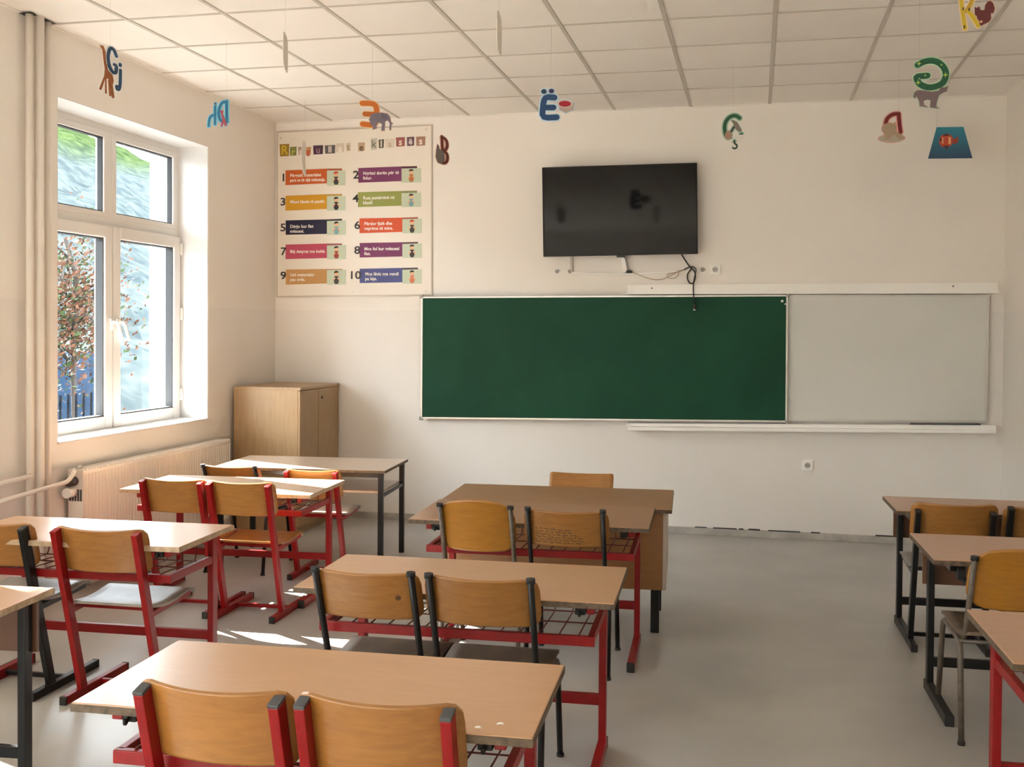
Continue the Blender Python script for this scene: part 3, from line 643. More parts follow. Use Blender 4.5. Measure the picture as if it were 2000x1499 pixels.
sled_chair('black sled base chair at the right back desk, whole backrest in view', (.965, 5.80), .02, fm=M_BLACK, cap=M_BCAP, hw=.175, ztop=.715, over=.05, bh=.20, seat=M_SEATG)
sled_chair('chair cut by the right frame edge at the right back desk', (1.395, 5.81), .02, fm=M_BLACK, cap=M_BCAP, hw=.175, ztop=.745, over=.012, bh=.20)
four_leg_chair('rounded brown framed chair at the middle right desk', (.985, 4.55), .03, fm=M_TAUPE, ply=M_PLYO, hw=.168, ztop=.745, over=.005, arch=.048, corner=.07, bh=.205)
four_leg_chair('chair behind the teacher desk, only its flat backrest showing', (-1.035, 6.36), math.pi + .03, hw=.175, ztop=.69, over=.03, bend=.016, corner=.012)

def knot(bm):
    p, n = back_pos(.617, -.19 + .13 / .335 * .168 + .020, .13 / .335, .042)(.115, .085); p = Vector(p); n = Vector(n).normalized()
    tube(bm, [p - n * .0056, p - n * .0062], .010, 12); tube(bm, [p - n * .0056, p - n * .0066], .004, 8)
new('wood_knot', mat('dark_knot', (.09, .04, .015), .5), knot, c2a)
for k, (px, py) in enumerate(((934, 1421), (977, 1414))):
    p = at_z(px, py, .7015)
    o = new('paper_crumb', M_TXT, lambda bm: prism(bm, [(-.008, 0), (-.004, .0022), (.004, .0026), (.008, 0)], -.004, .004), None, (p.x, p.y, .7003), .3 * k)
    tag(o, ['left', 'right'][k] + ' one of two tiny white crumbs on the nearest desk', 'crumb', 'crumbs on the nearest desk')
def scribbles(bm):
    rn = random.Random(11); L = .13 / .335; zlo = .785 - .172; base = back_pos(zlo, -.19 + L * .172 + .020, L, .042)
    for r in range(6):
        v0 = .018 + .0135 * r; u = -.145 + rn.uniform(0, .01); end = (.06, .075, .07, .05, .035, .02)[r]
        while u < end:
            n = rn.randint(4, 8); pts = []
            for k in range(n):
                p, nn = base(u + .0035 * k, v0 + rn.uniform(-.004, .004)); p = Vector(p) - Vector(nn).normalized() * .0057; pts.append(p)
            tube(bm, pts, .0012, 4); u += .0035 * n + rn.uniform(.003, .007)
new('pen_scribbles', M_INK, scribbles, c3b)

# ------------------------------------------------------------------ back wall: boards
def quad_box(bm, P, y0, y1, mi=0):
    """P: four (x,z) corners, extruded in y"""
    prism(bm, P, y0, y1, mi)
BL, BR_ = -2.692, .240
gb = thing('chalkboard', 'long dark green chalkboard on the back wall', 'board', ((BL + BR_) / 2, YB - .06, 1.37))
ox, oy, oz = gb.location
def loc2(P): return [(x - ox, z - oz) for x, z in P]
C0 = [(BL, .862), (BR_, .908), (BR_ - .003, 1.883), (BL, 1.868)]
def inset(P, d):
    (a, b), (c, e), (f, g), (h, i) = P; return [(a + d, b + d), (c - d, e + d), (f - d, g - d), (h + d, i - d)]
new('writing_surface', M_GREEN, lambda bm: quad_box(bm, loc2(inset(C0, .008)), -.012, .012), gb)
def gframe(bm):
    O = loc2(C0); I = loc2(inset(C0, .012))
    for k in range(4): prism(bm, [O[k], O[(k + 1) % 4], I[(k + 1) % 4], I[k]], -.018, .014)
new('board_frame', M_ALU, gframe, gb)
def gclip(bm):
    for (x, z) in loc2(C0): box(bm, x - .014, x + .014, -.021, .012, z - .014, z + .014, .004)
new('corner_clip', M_GREYP, gclip, gb)
new('magnet', M_WHITE, lambda bm: (disc(bm, (BR_ - .045 - ox, -.016, 1.835 - oz), .010, (0, 1, 0), .008, 10), disc(bm, (BR_ - .022 - ox, -.016, 1.812 - oz), .006, (0, 1, 0), .008, 8)), gb)
wbt = thing('whiteboard', 'white sliding board right of the green chalkboard', 'board', (.95, YB - .03, 1.4)); ox, oy, oz = wbt.location
C1 = [(.225, .915), (1.672, .938), (1.678, 1.884), (.222, 1.882)]
new('writing_surface', M_WB, lambda bm: quad_box(bm, loc2(inset(C1, .008)), -.010, .010), wbt)
def wframe(bm):
    O = loc2(C1); I = loc2(inset(C1, .016))
    for k in range(4): prism(bm, [O[k], O[(k + 1) % 4], I[(k + 1) % 4], I[k]], -.014, .012)
new('board_frame', M_ALU, wframe, wbt)
new('paper_sheet', mat('thin_sheet', (.675, .673, .645), .35), lambda bm: (quad_box(bm, loc2([(.68, .932), (1.40, .945), (1.40, 1.40), (.68, 1.38)]), -.0115, -.0105),), wbt)
ur = thing('sliding_rail', 'white two-step rail above the boards', 'rail', (.37, YB - .05, 1.93)); ox, oy, oz = ur.location
def r_up(bm):
    quad_box(bm, loc2([(-.992, 1.905), (1.728, 1.915), (1.728, 1.972), (-.992, 1.962)]), -.022, .05)
    quad_box(bm, loc2([(-.994, 1.887), (1.732, 1.893), (1.732, 1.918), (-.994, 1.908)]), -.045, .05)
M_RAIL = mat('white_rail', (.90, .89, .86), .4)
new('rail_profile', M_RAIL, r_up, ur)
new('screw', M_CAP, lambda bm: [disc(bm, (x - ox, -.023, z - oz), .006, (0, 1, 0), .004, 8) for x, z in ((-.80, 1.935), (1.42, 1.946))], ur)
lr = thing('chalk_tray', 'white lower rail and chalk tray beneath the boards', 'rail', (.37, YB - .06, .86)); ox, oy, oz = lr.location
def r_lo(bm):
    quad_box(bm, loc2([(-.975, .815), (1.722, .868), (1.722, .893), (-.975, .842)]), -.055, .06)
    quad_box(bm, loc2([(-.985, .845), (1.728, .893), (1.728, .925), (-.985, .868)]), -.03, .06)
new('rail_profile', M_RAIL, r_lo, lr)
new('dark_strip', M_CAP, lambda bm: quad_box(bm, loc2([(1.13, .915), (1.62, .924), (1.62, .934), (1.13, .925)]), -.038, -.026), lr)

# ------------------------------------------------------------------ television and wiring
def PX(x, y, Y=YB): p = at_y(x, y, Y); return (p.x, p.z)
tvY = YB - .11
tv = thing('television', 'large black flat television mounted above the green board', 'television', (-1.07, tvY, 2.55)); ox, oy, oz = tv.location
TVC = [PX(1062, 502, tvY), PX(1363, 496, tvY), PX(1361.5, 318.5, tvY), PX(1059.5, 328, tvY)]
new('body', M_TVB, lambda bm: quad_box(bm, loc2(inset(TVC, .03)), .012, .075), tv)
def bez(bm):
    O = loc2(TVC); I = loc2(inset(TVC, .009))
    for k in range(4): prism(bm, [O[k], O[(k + 1) % 4], I[(k + 1) % 4], I[k]], -.018, .014)
new('bezel', M_TVB, bez, tv)
new('screen', M_SCR, lambda bm: quad_box(bm, loc2(inset(TVC, .008)), -.013, .012), tv)
new('wall_bracket', M_CAP, lambda bm: box(bm, -.25, .25, .07, .11, -.15, .15, .004), tv)
new('sensor_bump', M_CAP, lambda bm: (lambda p: box(bm, p[0] - ox - .03, p[0] - ox + .03, -.016, .02, p[1] - oz - .018, p[1] - oz, .004))(PX(1212, 498.5, tvY)), tv)
def wallpath(px, off): return [Vector((*[at_y(x, y, YB - o).x, YB - o, at_y(x, y, YB - o).z],)) for (x, y), o in zip(px, off)]
cd = thing('cable_conduit', 'white plastic conduit on the wall below the television', 'conduit', (-1.1, YB, 2.07)); org = Vector(cd.location)
def cdf(bm):
    for a, b, w in (((1085, 531), (1210, 537), .012), ((1210, 537), (1378, 527.5), .014)):
        p, q = wallpath([a, b], [.009, .009]); beam(bm, p - org, q - org, .016, w, (0, 1, 0), .002)
new('horizontal_run', M_WHITE, cdf, cd)
def cdv(bm):
    p, q = wallpath([(1115.5, 500), (1117, 531)], [.014, .012]); beam(bm, p - org, q - org, .02, .018, (0, 1, 0), .002)
new('left_drop', M_CABLEW, cdv, cd)
def cdv2(bm):
    p, q = wallpath([(1216, 500), (1222, 532)], [.018, .016]); beam(bm, p - org, q - org, .024, .030, (0, 1, 0), .002)
new('wide_drop', M_WHITE, cdv2, cd)
new('end_knob', M_GREYP, lambda bm: [(lambda p: disc(bm, p - org, .016, (0, 1, 0), .02, 10))(wallpath([q], [.012])[0]) for q in ((1088, 530.5), (1113, 530.5), (1372, 527))], cd)
o = new('adapter_plug', M_CABLE, lambda bm: (lambda p: box(bm, p.x - .022, p.x + .022, YB - .045, YB - .012, p.z - .009, p.z + .009, .003))(at_y(1228.5, 531.5, YB - .03)))
tag(o, 'small black plug end hanging under the television middle', 'plug')
o = new('signal_cable', M_GREYP, lambda bm: tube(bm, arc(wallpath([(1212, 500), (1222, 503), (1228, 531)], [.05, .04, .03]), .03, 4), .006, 7)); tag(o, 'grey cable dropping from the television middle to the plug', 'cable')
o = new('thin_cable', mat('tan_cable', (.40, .29, .18), .6), lambda bm: tube(bm, arc(wallpath([(1232, 531), (1255, 540), (1275, 547), (1295, 546.5), (1312, 537), (1326, 530), (1345, 524), (1330, 530), (1302, 536), (1304, 543), (1318, 545), (1326, 535), (1324, 528)], [.026] * 13), .05, 4), .0028, 6)); tag(o, 'thin tan cable looping along the conduit', 'cable')
def pc(bm):
    tube(bm, arc(wallpath([(1331, 497), (1338, 508), (1346, 520), (1351, 526), (1342, 535), (1343, 548), (1349, 555), (1355, 553), (1359, 540), (1356, 529), (1349, 523)], [.06, .05, .035, .03, .025, .025, .025, .025, .03, .032, .034]), .05, 5), .0055, 7)
    tube(bm, arc(wallpath([(1336, 527), (1345, 522), (1354, 521), (1360, 526), (1357, 540), (1354, 556), (1354.5, 575), (1356, 596)], [.04, .04, .045, .055, .085, .112, .116, .115]), .05, 5), .005, 7)
pcb = new('power_cable', M_CABLE, pc); tag(pcb, 'black knotted power cable hanging over the green board top', 'cable')
def plug(bm):
    a, b, c = wallpath([(1355.8, 594), (1356.3, 604), (1356.4, 606.5)], [.115] * 3); tube(bm, [a, b], .011, 8); tube(bm, [b, c], .009, 8, 1)
new('plug', [M_CABLE, M_ALU], plug, pcb)
M_WELL = mat('socket_well', (.40, .38, .35), .5)
def socket(label, x, y):
    p = at_y(x, y, YB); t = thing('wall_socket', label, 'socket', (p.x, YB, p.z), group='wall sockets')
    new('cover_plate', M_WHITE, lambda bm: box(bm, -.042, .042, -.018, 0, -.042, .042, .005), t)
    def ring(bm):
        n = 20
        for k in range(n):
            a, b = 2 * math.pi * k / n, 2 * math.pi * (k + 1) / n
            prism(bm, [(.030 * math.cos(a), .030 * math.sin(a)), (.030 * math.cos(b), .030 * math.sin(b)), (.022 * math.cos(b), .022 * math.sin(b)), (.022 * math.cos(a), .022 * math.sin(a))], -.022, -.017)
    new('ring', M_WHITE, ring, t)
    new('well', M_WELL, lambda bm: disc(bm, (0, -.0175, 0), .022, (0, 1, 0), .003, 20), t)
    new('contact', M_CAP, lambda bm: (disc(bm, (-.009, -.0188, 0), .0045, (0, 1, 0), .003, 8), disc(bm, (.009, -.0188, 0), .0035, (0, 1, 0), .003, 8)), t)
socket('white wall socket low on the bare back wall', 1577, 909)
socket('white wall socket right of the television cables', 1397, 527)

# ------------------------------------------------------------------ text helper
def text_mesh(body, size, align='LEFT', fat=0., shear=0.):
    cu = bpy.data.curves.new('txt', 'FONT'); cu.body = body; cu.size = size; cu.align_x = align; cu.align_y = 'CENTER' if align == 'CENTER' else 'TOP_BASELINE'
    cu.offset = fat; cu.shear = shear; cu.extrude = .0003; cu.resolution_u = 3
    ob = bpy.data.objects.new('txt', cu); COL.objects.link(ob); dg = bpy.context.evaluated_depsgraph_get()
    me = bpy.data.meshes.new_from_object(ob.evaluated_get(dg)); bpy.data.objects.remove(ob); bpy.data.curves.remove(cu)
    me.transform(Matrix(((1, 0, 0, 0), (0, 0, -1, 0), (0, 1, 0, 0), (0, 0, 0, 1))))   # xy -> xz, facing -y
    me.materials.clear()
    return me

# ------------------------------------------------------------------ class rules poster
PY = YB - .004
po = thing('class_rules_poster', 'large white classroom rules poster with ten coloured banners', 'poster', (-3.32, PY, 2.575)); ox, oy, oz = po.location
PC = [PX(539, 581), PX(845, 578), PX(845, 243.5), PX(538, 257)]
PC[0] = (XL + .012, PC[0][1]); PC[3] = (XL + .012, PC[3][1])
new('sheet', M_POSTER, lambda bm: quad_box(bm, loc2(PC), -.002, .003), po)
def pframe(bm):
    O = loc2(PC); I = loc2(inset(PC, .012))
    for k in range(4): prism(bm, [O[k], O[(k + 1) % 4], I[(k + 1) % 4], I[k]], -.006, .003)
new('clip_frame', mat('clear_rim', (.55, .49, .42), .35), pframe, po)
new('screw', M_ALU, lambda bm: [disc(bm, (PX(x, y)[0] - ox, -.006, PX(x, y)[1] - oz), .008, (0, 1, 0), .006, 8) for x, y in ((549, 270), (833, 253), (690, 571), (832, 569))], po)
def L2(x, y): p = PX(x, y); return (p[0] - ox, p[1] - oz)
def s1(p): return (540 + p[0] / 6.4516, 255 + p[1] / 6.4516)
def s2(p): return (540 + p[0] / 6.4516, 420 + p[1] / 6.4516)
RULES = [
 (s1, (118, 505), (118, 690), (640, 668), (640, 482), (830, 480), (195, 90, 25), (165, 95, 60), '1', (110, 600), ['Përgatit materialet', 'para se të vijë mësuesja.'], (175, 572), (640, 505, 872, 695), 0),
 (s1, (1035, 475), (1035, 660), (1580, 640), (1580, 455), (1775, 450), (118, 50, 95), (85, 45, 55), '2', (1025, 565), ['Ngritni dorën për të', 'folur.'], (1095, 545), (1580, 475, 1825, 660), 1),
 (s1, (118, 825), (118, 1012), (640, 990), (640, 805), (830, 800), (205, 150, 20), (190, 155, 85), '3', (105, 905), ['Mbani klasën të pastër.'], (175, 905), (640, 825, 875, 1012), 2),
 (s1, (1030, 780), (1030, 968), (1580, 950), (1580, 765), (1775, 760), (148, 155, 80), (135, 140, 95), '4', (1020, 862), ['Ruaj pastërtinë në', 'klasë!'], (1095, 855), (1580, 785, 1825, 968), 3),
 (s2, (120, 70), (120, 252), (640, 240), (640, 58), (830, 50), (25, 25, 60), (30, 28, 35), '5', (105, 165), ['Dëgjo kur flet', 'mësuesi.'], (175, 150), (640, 70, 880, 255), 3),
 (s2, (1050, 45), (1050, 232), (1590, 215), (1590, 35), (1785, 28), (208, 80, 35), (165, 95, 75), '6', (1040, 135), ['Përdor fjalë dhe', 'veprime të mira.'], (1110, 115), (1590, 48, 1835, 235), 0),
 (s2, (120, 375), (120, 558), (640, 545), (640, 362), (830, 360), (185, 70, 95), (150, 90, 90), '7', (110, 465), ['Bëj detyrat me kohë.'], (175, 465), (640, 380, 880, 560), 4),
 (s2, (1052, 355), (1052, 538), (1590, 525), (1590, 345), (1785, 342), (115, 38, 90), (85, 55, 60), '8', (1040, 450), ['Mos fol kur mësuesi', 'flet.'], (1110, 432), (1590, 360, 1835, 545), 2),
 (s2, (122, 690), (122, 880), (640, 865), (640, 682), (835, 682), (192, 145, 88), (175, 150, 115), '9', (108, 770), ['Lini materialet', 'pas orës.'], (178, 758), (640, 692, 880, 882), 0),
 (s2, (1052, 680), (1052, 860), (1590, 850), (1590, 668), (1785, 665), (72, 78, 135), (75, 65, 75), '10', (1010, 765), ['Mos lëviz nga vendi', 'pa leje.'], (1120, 748), (1590, 685, 1835, 870), 5)]
M_MINT = flat((192, 203, 180)); SKIN = flat((222, 178, 140)); HAIR = flat((45, 32, 28)); HAT = flat((190, 60, 40))
CL = [flat((60, 60, 58)), flat((175, 110, 60)), flat((50, 40, 42)), flat((125, 165, 170)), flat((150, 60, 50)), flat((205, 120, 85))]
def ell(cx, cy, rx, ry, n=14, a0=0, a1=2 * math.pi): return [(cx + rx * math.cos(a0 + (a1 - a0) * k / n), cy + ry * math.sin(a0 + (a1 - a0) * k / n)) for k in range(n)]
for (S, a, b, c, d, e, colr, shade, num, npos, lines, tpos, pic, fig) in RULES:
    Q = lambda p: L2(*S(p))
    bn = new('rule_banner', flat(colr), lambda bm: prism(bm, [Q(a), Q(b), Q(c), Q(d)], -.0035, -.002), po)
    sh = new('banner_fold', flat(shade), lambda bm: prism(bm, [Q(d), Q((d[0], d[1] + 26)), Q((e[0], e[1] + 26)), Q(e)], -.0032, -.002), po)
    x0, y0, x1, y1 = pic
    pn = new('picture_card', M_MINT, lambda bm: prism(bm, [Q((x0, y0 + 8)), Q((x0, y1)), Q((x1, y1 - 4)), Q((x1, y0))], -.0042, -.002), po)
    cx, top = (x0 + x1) / 2, y0 + 18
    def figure(bm):
        h = y1 - y0; hr = h * .15; cy = top + hr + 4
        def P(pts, y, mi): prism(bm, [Q(p) for p in pts], y - .0003, y, mi)
        P([(cx - h * .13, cy + hr), (cx + h * .13, cy + hr), (cx + h * .17, y1 - h * .22), (cx + h * .1, y1 - 10), (cx - h * .1, y1 - 10), (cx - h * .17, y1 - h * .22)], -.0046, 2)
        P(ell(cx, cy, hr * 1.0, hr * 1.05), -.0048, 0)
        P(ell(cx, cy - hr * .25, hr * 1.12, hr * 1.05, 10, math.pi, 2 * math.pi), -.0050, 1)
        P([(cx - h * .26, y1 - h * .32), (cx - h * .1, cy + hr * 1.5), (cx - h * .05, cy + hr * 1.9), (cx - h * .2, y1 - h * .22)], -.0049, 0)
        P([(cx + h * .26, y1 - h * .34), (cx + h * .1, cy + hr * 1.5), (cx + h * .05, cy + hr * 1.9), (cx + h * .2, y1 - h * .24)], -.0049, 0)
    new('child_drawing', [SKIN, HAT if num in '16' else HAIR, CL[fig]], figure, pn)
    hgt = abs(Q((0, 0))[1] - Q((0, 100))[1]) / 100
    p = Q(npos); link('rule_number', text_mesh(num, hgt * 135, 'CENTER', .0016), M_INK, po, (p[0] - .012, -.0056, p[1])).scale = (1.22, 1, 1)
    for k, ln in enumerate(lines):
        p = Q((tpos[0], tpos[1] + 60 * k + 16)); 
        me = text_mesh(ln, hgt * 56, 'LEFT', .0007); wd = max(v.co.x for v in me.vertices); av = Q((pic[0] - 18, 0))[0] - p[0]
        link('rule_text', me, M_TXT, bn, (p[0], -.0042, p[1]), 0).scale = (min(1, av / wd), 1, 1)
TITLE = [('R', 45, 170, 165, 330, (150, 120, 35), (205, 175, 40)), ('r', 172, 205, 258, 322, (125, 130, 60), (190, 190, 90)), ('e', 278, 205, 345, 308, (165, 140, 125), (225, 205, 190)), ('g', 370, 208, 440, 308, (190, 140, 90), (175, 60, 40)),
 ('u', 466, 186, 592, 305, (72, 42, 62), (150, 110, 130)), ('ll', 612, 184, 745, 295, (95, 90, 88), (225, 215, 205)), ('a', 752, 160, 858, 278, (212, 198, 180), (238, 228, 215)), ('t', 880, 155, 938, 262, (205, 190, 165), (160, 140, 110)), ('e', 1030, 150, 1118, 265, (185, 160, 130), (110, 80, 60)),
 ('k', 1190, 98, 1270, 246, (190, 190, 175), (120, 115, 105)), ('l', 1290, 112, 1358, 226, (92, 88, 78), (225, 215, 200)), ('a', 1372, 105, 1492, 220, (215, 203, 186), (190, 175, 155)), ('s', 1508, 85, 1622, 205, (150, 85, 78), (228, 210, 195)), ('ë', 1645, 80, 1740, 198, (98, 70, 85), (215, 200, 195)), ('s', 1762, 75, 1880, 195, (160, 120, 100), (235, 220, 205))]
for ch, x0, y0, x1, y1, bg, fg in TITLE:
    Q = lambda p: L2(*s1(p))
    tl = new('title_letter', flat(bg), lambda bm: prism(bm, [Q((x0, y0 + 6)), Q((x0 + 5, y1)), Q((x1 - 4, y1 - 6)), Q((x1, y0))], -.0036, -.002), po)
    p = Q(((x0 + x1) / 2, (y0 + y1) / 2 + (12 if ch in 'grea' else 4))); h = Q((0, y0))[1] - Q((0, y1))[1]
    link('glyph', text_mesh(ch, h * (1.0 if ch not in 'ëk' else .85), 'CENTER', .002), flat(fg), tl, (p[0], -.0042, p[1]))

# ------------------------------------------------------------------ hanging letter cutouts
def stroke_poly(pts, w, closed=False):
    """outline of a round-capped stroke"""
    P = [Vector((p[0], p[1])) for p in pts]; L, R = [], []; n = len(P)
    for i in range(n):
        d = (P[min(i + 1, n - 1)] - P[max(i - 1, 0)]).normalized(); q = Vector((-d.y, d.x)) * w / 2; L.append(P[i] + q); R.append(P[i] - q)
    def cap(c, d):
        q = Vector((-d.y, d.x)) * w / 2; a0 = math.atan2(q.y, q.x); return [c + Vector((math.cos(a0 - math.pi * k / 6), math.sin(a0 - math.pi * k / 6))) * w / 2 for k in range(1, 6)]
    return [tuple(v) for v in L + cap(P[-1], (P[-1] - P[-2]).normalized()) + R[::-1] + cap(P[0], (P[0] - P[1]).normalized())]
def smooth(pts, n=3):
    if len(pts) < 3: return pts
    P = [Vector((p[0], p[1])) for p in pts]; out = []
    for i in range(len(P) - 1):
        a, b, c, d = P[max(i - 1, 0)], P[i], P[i + 1], P[min(i + 2, len(P) - 1)]
        for k in range(n):
            t = k / n; out.append(.5 * ((2 * b) + (c - a) * t + (2 * a - 5 * b + 4 * c - d) * t * t + (3 * b - a - 3 * c + d) * t ** 3))
    return [tuple(v) for v in out] + [tuple(P[-1])]

def cutout(label, crop, strokes, polys, turn=0., zc=2.91, back=(225, 228, 226), extra=0, halo=10.):
    """crop=(ox,oy,scale); strokes=[(pts,w,col)], polys=[(pts,col,part)] in crop pixels; `turn` swings the card about its thread"""
    cx0, cy0, sc_ = crop
    allp = [p for s in strokes for p in s[0]] + [p for q in polys for p in q[0]]
    X0_, X1_ = min(p[0] for p in allp), max(p[0] for p in allp); Y0_, Y1_ = min(p[1] for p in allp), max(p[1] for p in allp)
    mx, my = (X0_ + X1_) / 2, (Y0_ + Y1_) / 2
    c = at_z(cx0 + mx / sc_, cy0 + my / sc_, zc); k = ((c - CPOS).dot(CF)) / FPX / sc_
    d = c - CPOS; az = math.atan2(-d.x, d.y)                # card faces the room when turn = 0
    t = thing('hanging_letter', label, 'letter cutout', c, az + turn, 'alphabet cutouts hanging from the ceiling')
    st = 1 / max(.12, math.cos(turn))
    T = lambda p: ((p[0] - mx) * k * st, (my - p[1]) * k)
    y = 0.
    def backing(bm):
        for pts, w, col in strokes: prism(bm, [T(p) for p in stroke_poly(smooth(pts), w + 2 * halo)], 0, .0025)
        for q in polys:
            pc = Vector((sum(p[0] for p in q[0]) / len(q[0]), sum(p[1] for p in q[0]) / len(q[0])))
            prism(bm, [T(tuple(Vector(p) + (Vector(p) - pc).normalized() * halo * .8)) for p in q[0]], .0001, .0026)
    new('card_backing', flat(back), backing, t)
    for i, (pts, w, col) in enumerate(strokes):
        new('letter_stroke', flat(col), lambda bm: prism(bm, [T(p) for p in stroke_poly(smooth(pts), w)], -.0008 - .0002 * i, .0032 + .0001 * i), t)
    for i, (pts, col, nm) in enumerate(polys):
        new(nm, flat(col), lambda bm: prism(bm, [T(p) for p in pts], -.0022 - .0004 * i, .0036 + .0002 * i), t)
    ztop = (my - Y0_) * k; xt = 0.
    ps = min(allp, key=lambda p: p[1]); xt = T(ps)[0]
    new('thread', M_THREAD, lambda bm: tube(bm, [(xt, .001, ztop - .004), (xt, .001, ZC + .003 - c.z)], .0004, 4), t)
    return t

GA = (180, 60, 6.667)
BLU = (38, 72, 105)
cutout('blue letters Gj with a giraffe, hanging above the window', GA,
 [([(310, 310), (280, 240), (240, 225), (215, 290), (210, 380), (230, 470), (270, 530), (305, 520), (310, 440), (285, 425)], 40, BLU), ([(360, 475), (358, 640), (345, 725), (320, 738), (312, 700)], 38, BLU), ([(357, 400), (357, 415)], 40, BLU)],
 [([(110, 230), (150, 225), (178, 300), (180, 400), (205, 520), (262, 570), (275, 640), (262, 700), (284, 860), (262, 868), (240, 690), (246, 850), (226, 850), (212, 630), (186, 640), (190, 830), (170, 832), (172, 640), (125, 800), (98, 795), (160, 610), (168, 520), (150, 400), (135, 270)], (150, 90, 50), 'giraffe_drawing')], turn=.75, halo=17, back=(232, 232, 232))
TEAL = (28, 108, 148)
cutout('mirrored blue letters Dh hanging beside the window corner', GA,
 [([(1745, 930), (1750, 1195)], 34, TEAL), ([(1740, 935), (1685, 950), (1648, 1050), (1660, 1145), (1700, 1192), (1748, 1188)], 34, TEAL), ([(1603, 985), (1602, 1215)], 26, TEAL), ([(1596, 1095), (1560, 1102), (1532, 1140), (1522, 1235)], 26, TEAL), ([(1605, 945), (1605, 955)], 20, (110, 60, 50))],
 [([(1665, 1045), (1700, 1040), (1700, 1090), (1722, 1140), (1755, 1240), (1722, 1245), (1712, 1200), (1690, 1255), (1672, 1250), (1695, 1160), (1680, 1100)], (165, 75, 85), 'girl_drawing')], turn=-.6, back=(120, 195, 225), halo=14)
EA = (680, 180, 9.09); ORG = (196, 104, 28)
cutout('orange mirrored letter E with a grey elephant above the rules poster', EA,
 [([(250, 215), (430, 212), (495, 265), (506, 400), (490, 540), (420, 588), (260, 580)], 92, ORG), ([(300, 400), (480, 400)], 88, (180, 98, 30))],
 [([(372, 500), (410, 400), (520, 368), (600, 362), (695, 375), (742, 430), (760, 520), (797, 545), (770, 560), (762, 660), (730, 665), (738, 540), (700, 492), (655, 520), (648, 680), (588, 682), (600, 560), (540, 540), (500, 580), (512, 645), (440, 672), (430, 580), (392, 600), (395, 540)], (118, 108, 122), 'elephant_drawing'), ([(575, 385), (640, 375), (690, 400), (690, 460), (640, 490), (600, 460)], (105, 96, 110), 'elephant_ear')], turn=.1, back=(226, 202, 160), halo=14)
cutout('small maroon letter B with a grey rhinoceros right of the poster', EA,
 [([(1662, 795), (1672, 1000), (1682, 1245)], 44, (112, 52, 46)), ([(1665, 800), (1735, 840), (1758, 930), (1730, 1010), (1690, 1030)], 44, (112, 52, 46)), ([(1690, 1040), (1755, 1090), (1760, 1190), (1725, 1245), (1685, 1252)], 44, (100, 44, 40))],
 [([(1585, 935), (1612, 965), (1620, 1020), (1680, 1035), (1705, 1100), (1712, 1200), (1662, 1275), (1590, 1255), (1556, 1160), (1566, 1050)], (112, 108, 102), 'rhinoceros_drawing')], turn=.7, back=(214, 165, 152), halo=15)
EB = (680, 0, 4.348); NAV = (24, 66, 112)
cutout('blue letter E with two dots and a red drum above the television', EB,
 [([(1752, 830), (1675, 834), (1655, 915), (1662, 995), (1772, 996)], 50, NAV), ([(1665, 916), (1745, 914)], 48, NAV), ([(1658, 780), (1665, 780)], 40, (30, 60, 80)), ([(1722, 775), (1729, 775)], 38, (48, 38, 80))],
 [([(1785, 880), (1918, 872), (1912, 930), (1850, 957), (1796, 936)], (178, 160, 150), 'drum_body'), (ell(1842, 880, 66, 34, 18), (205, 185, 180), 'drum_rim'), (ell(1840, 882, 52, 25, 18), (165, 22, 45), 'drum_skin')], turn=.08, back=(190, 215, 232), halo=11)
EC = (1400, 200, 13.63); GRN = (18, 82, 48)
cutout('dark green C with a tail and a hammer right of the television', EC,
 [([(600, 430), (520, 372), (430, 360), (330, 400), (250, 490), (215, 600), (215, 720), (245, 860), (330, 965), (450, 1005), (560, 975), (640, 890), (650, 868)], 92, GRN), ([(470, 1030), (480, 1100), (530, 1135), (532, 1200), (480, 1232), (432, 1210)], 48, (28, 58, 36)), ([(460, 655), (385, 775)], 48, (25, 20, 18))],
 [([(378, 490), (440, 478), (540, 550), (640, 715), (655, 780), (580, 790), (480, 685), (440, 565)], (125, 112, 102), 'hammer_head'), (ell(310, 870, 92, 112, 16), (165, 125, 105), 'hand_drawing')], turn=-.1, back=(150, 182, 160), halo=34)
ED = (1690, 80, 5.996); DRD = (112, 14, 18)
cutout('mirrored dark red letter D with a pale sheep on the right', ED,
 [([(385, 862), (395, 980), (408, 1070)], 42, DRD), ([(385, 858), (320, 862), (262, 905), (242, 970), (242, 1050), (275, 1105), (330, 1125), (400, 1118)], 42, DRD)],
 [(ell(310, 1140, 145, 45, 20), (175, 165, 150), 'ground_shadow_print'), ([(205, 1010), (225, 972), (280, 958), (330, 975), (345, 948), (358, 1000), (362, 1062), (400, 1090), (430, 1110), (448, 1150), (385, 1160), (345, 1100), (318, 1110), (300, 1150), (232, 1158), (235, 1080), (206, 1050)], (168, 148, 122), 'sheep_drawing')], turn=.15, back=(220, 160, 150), halo=13)
GD = (14, 84, 54)
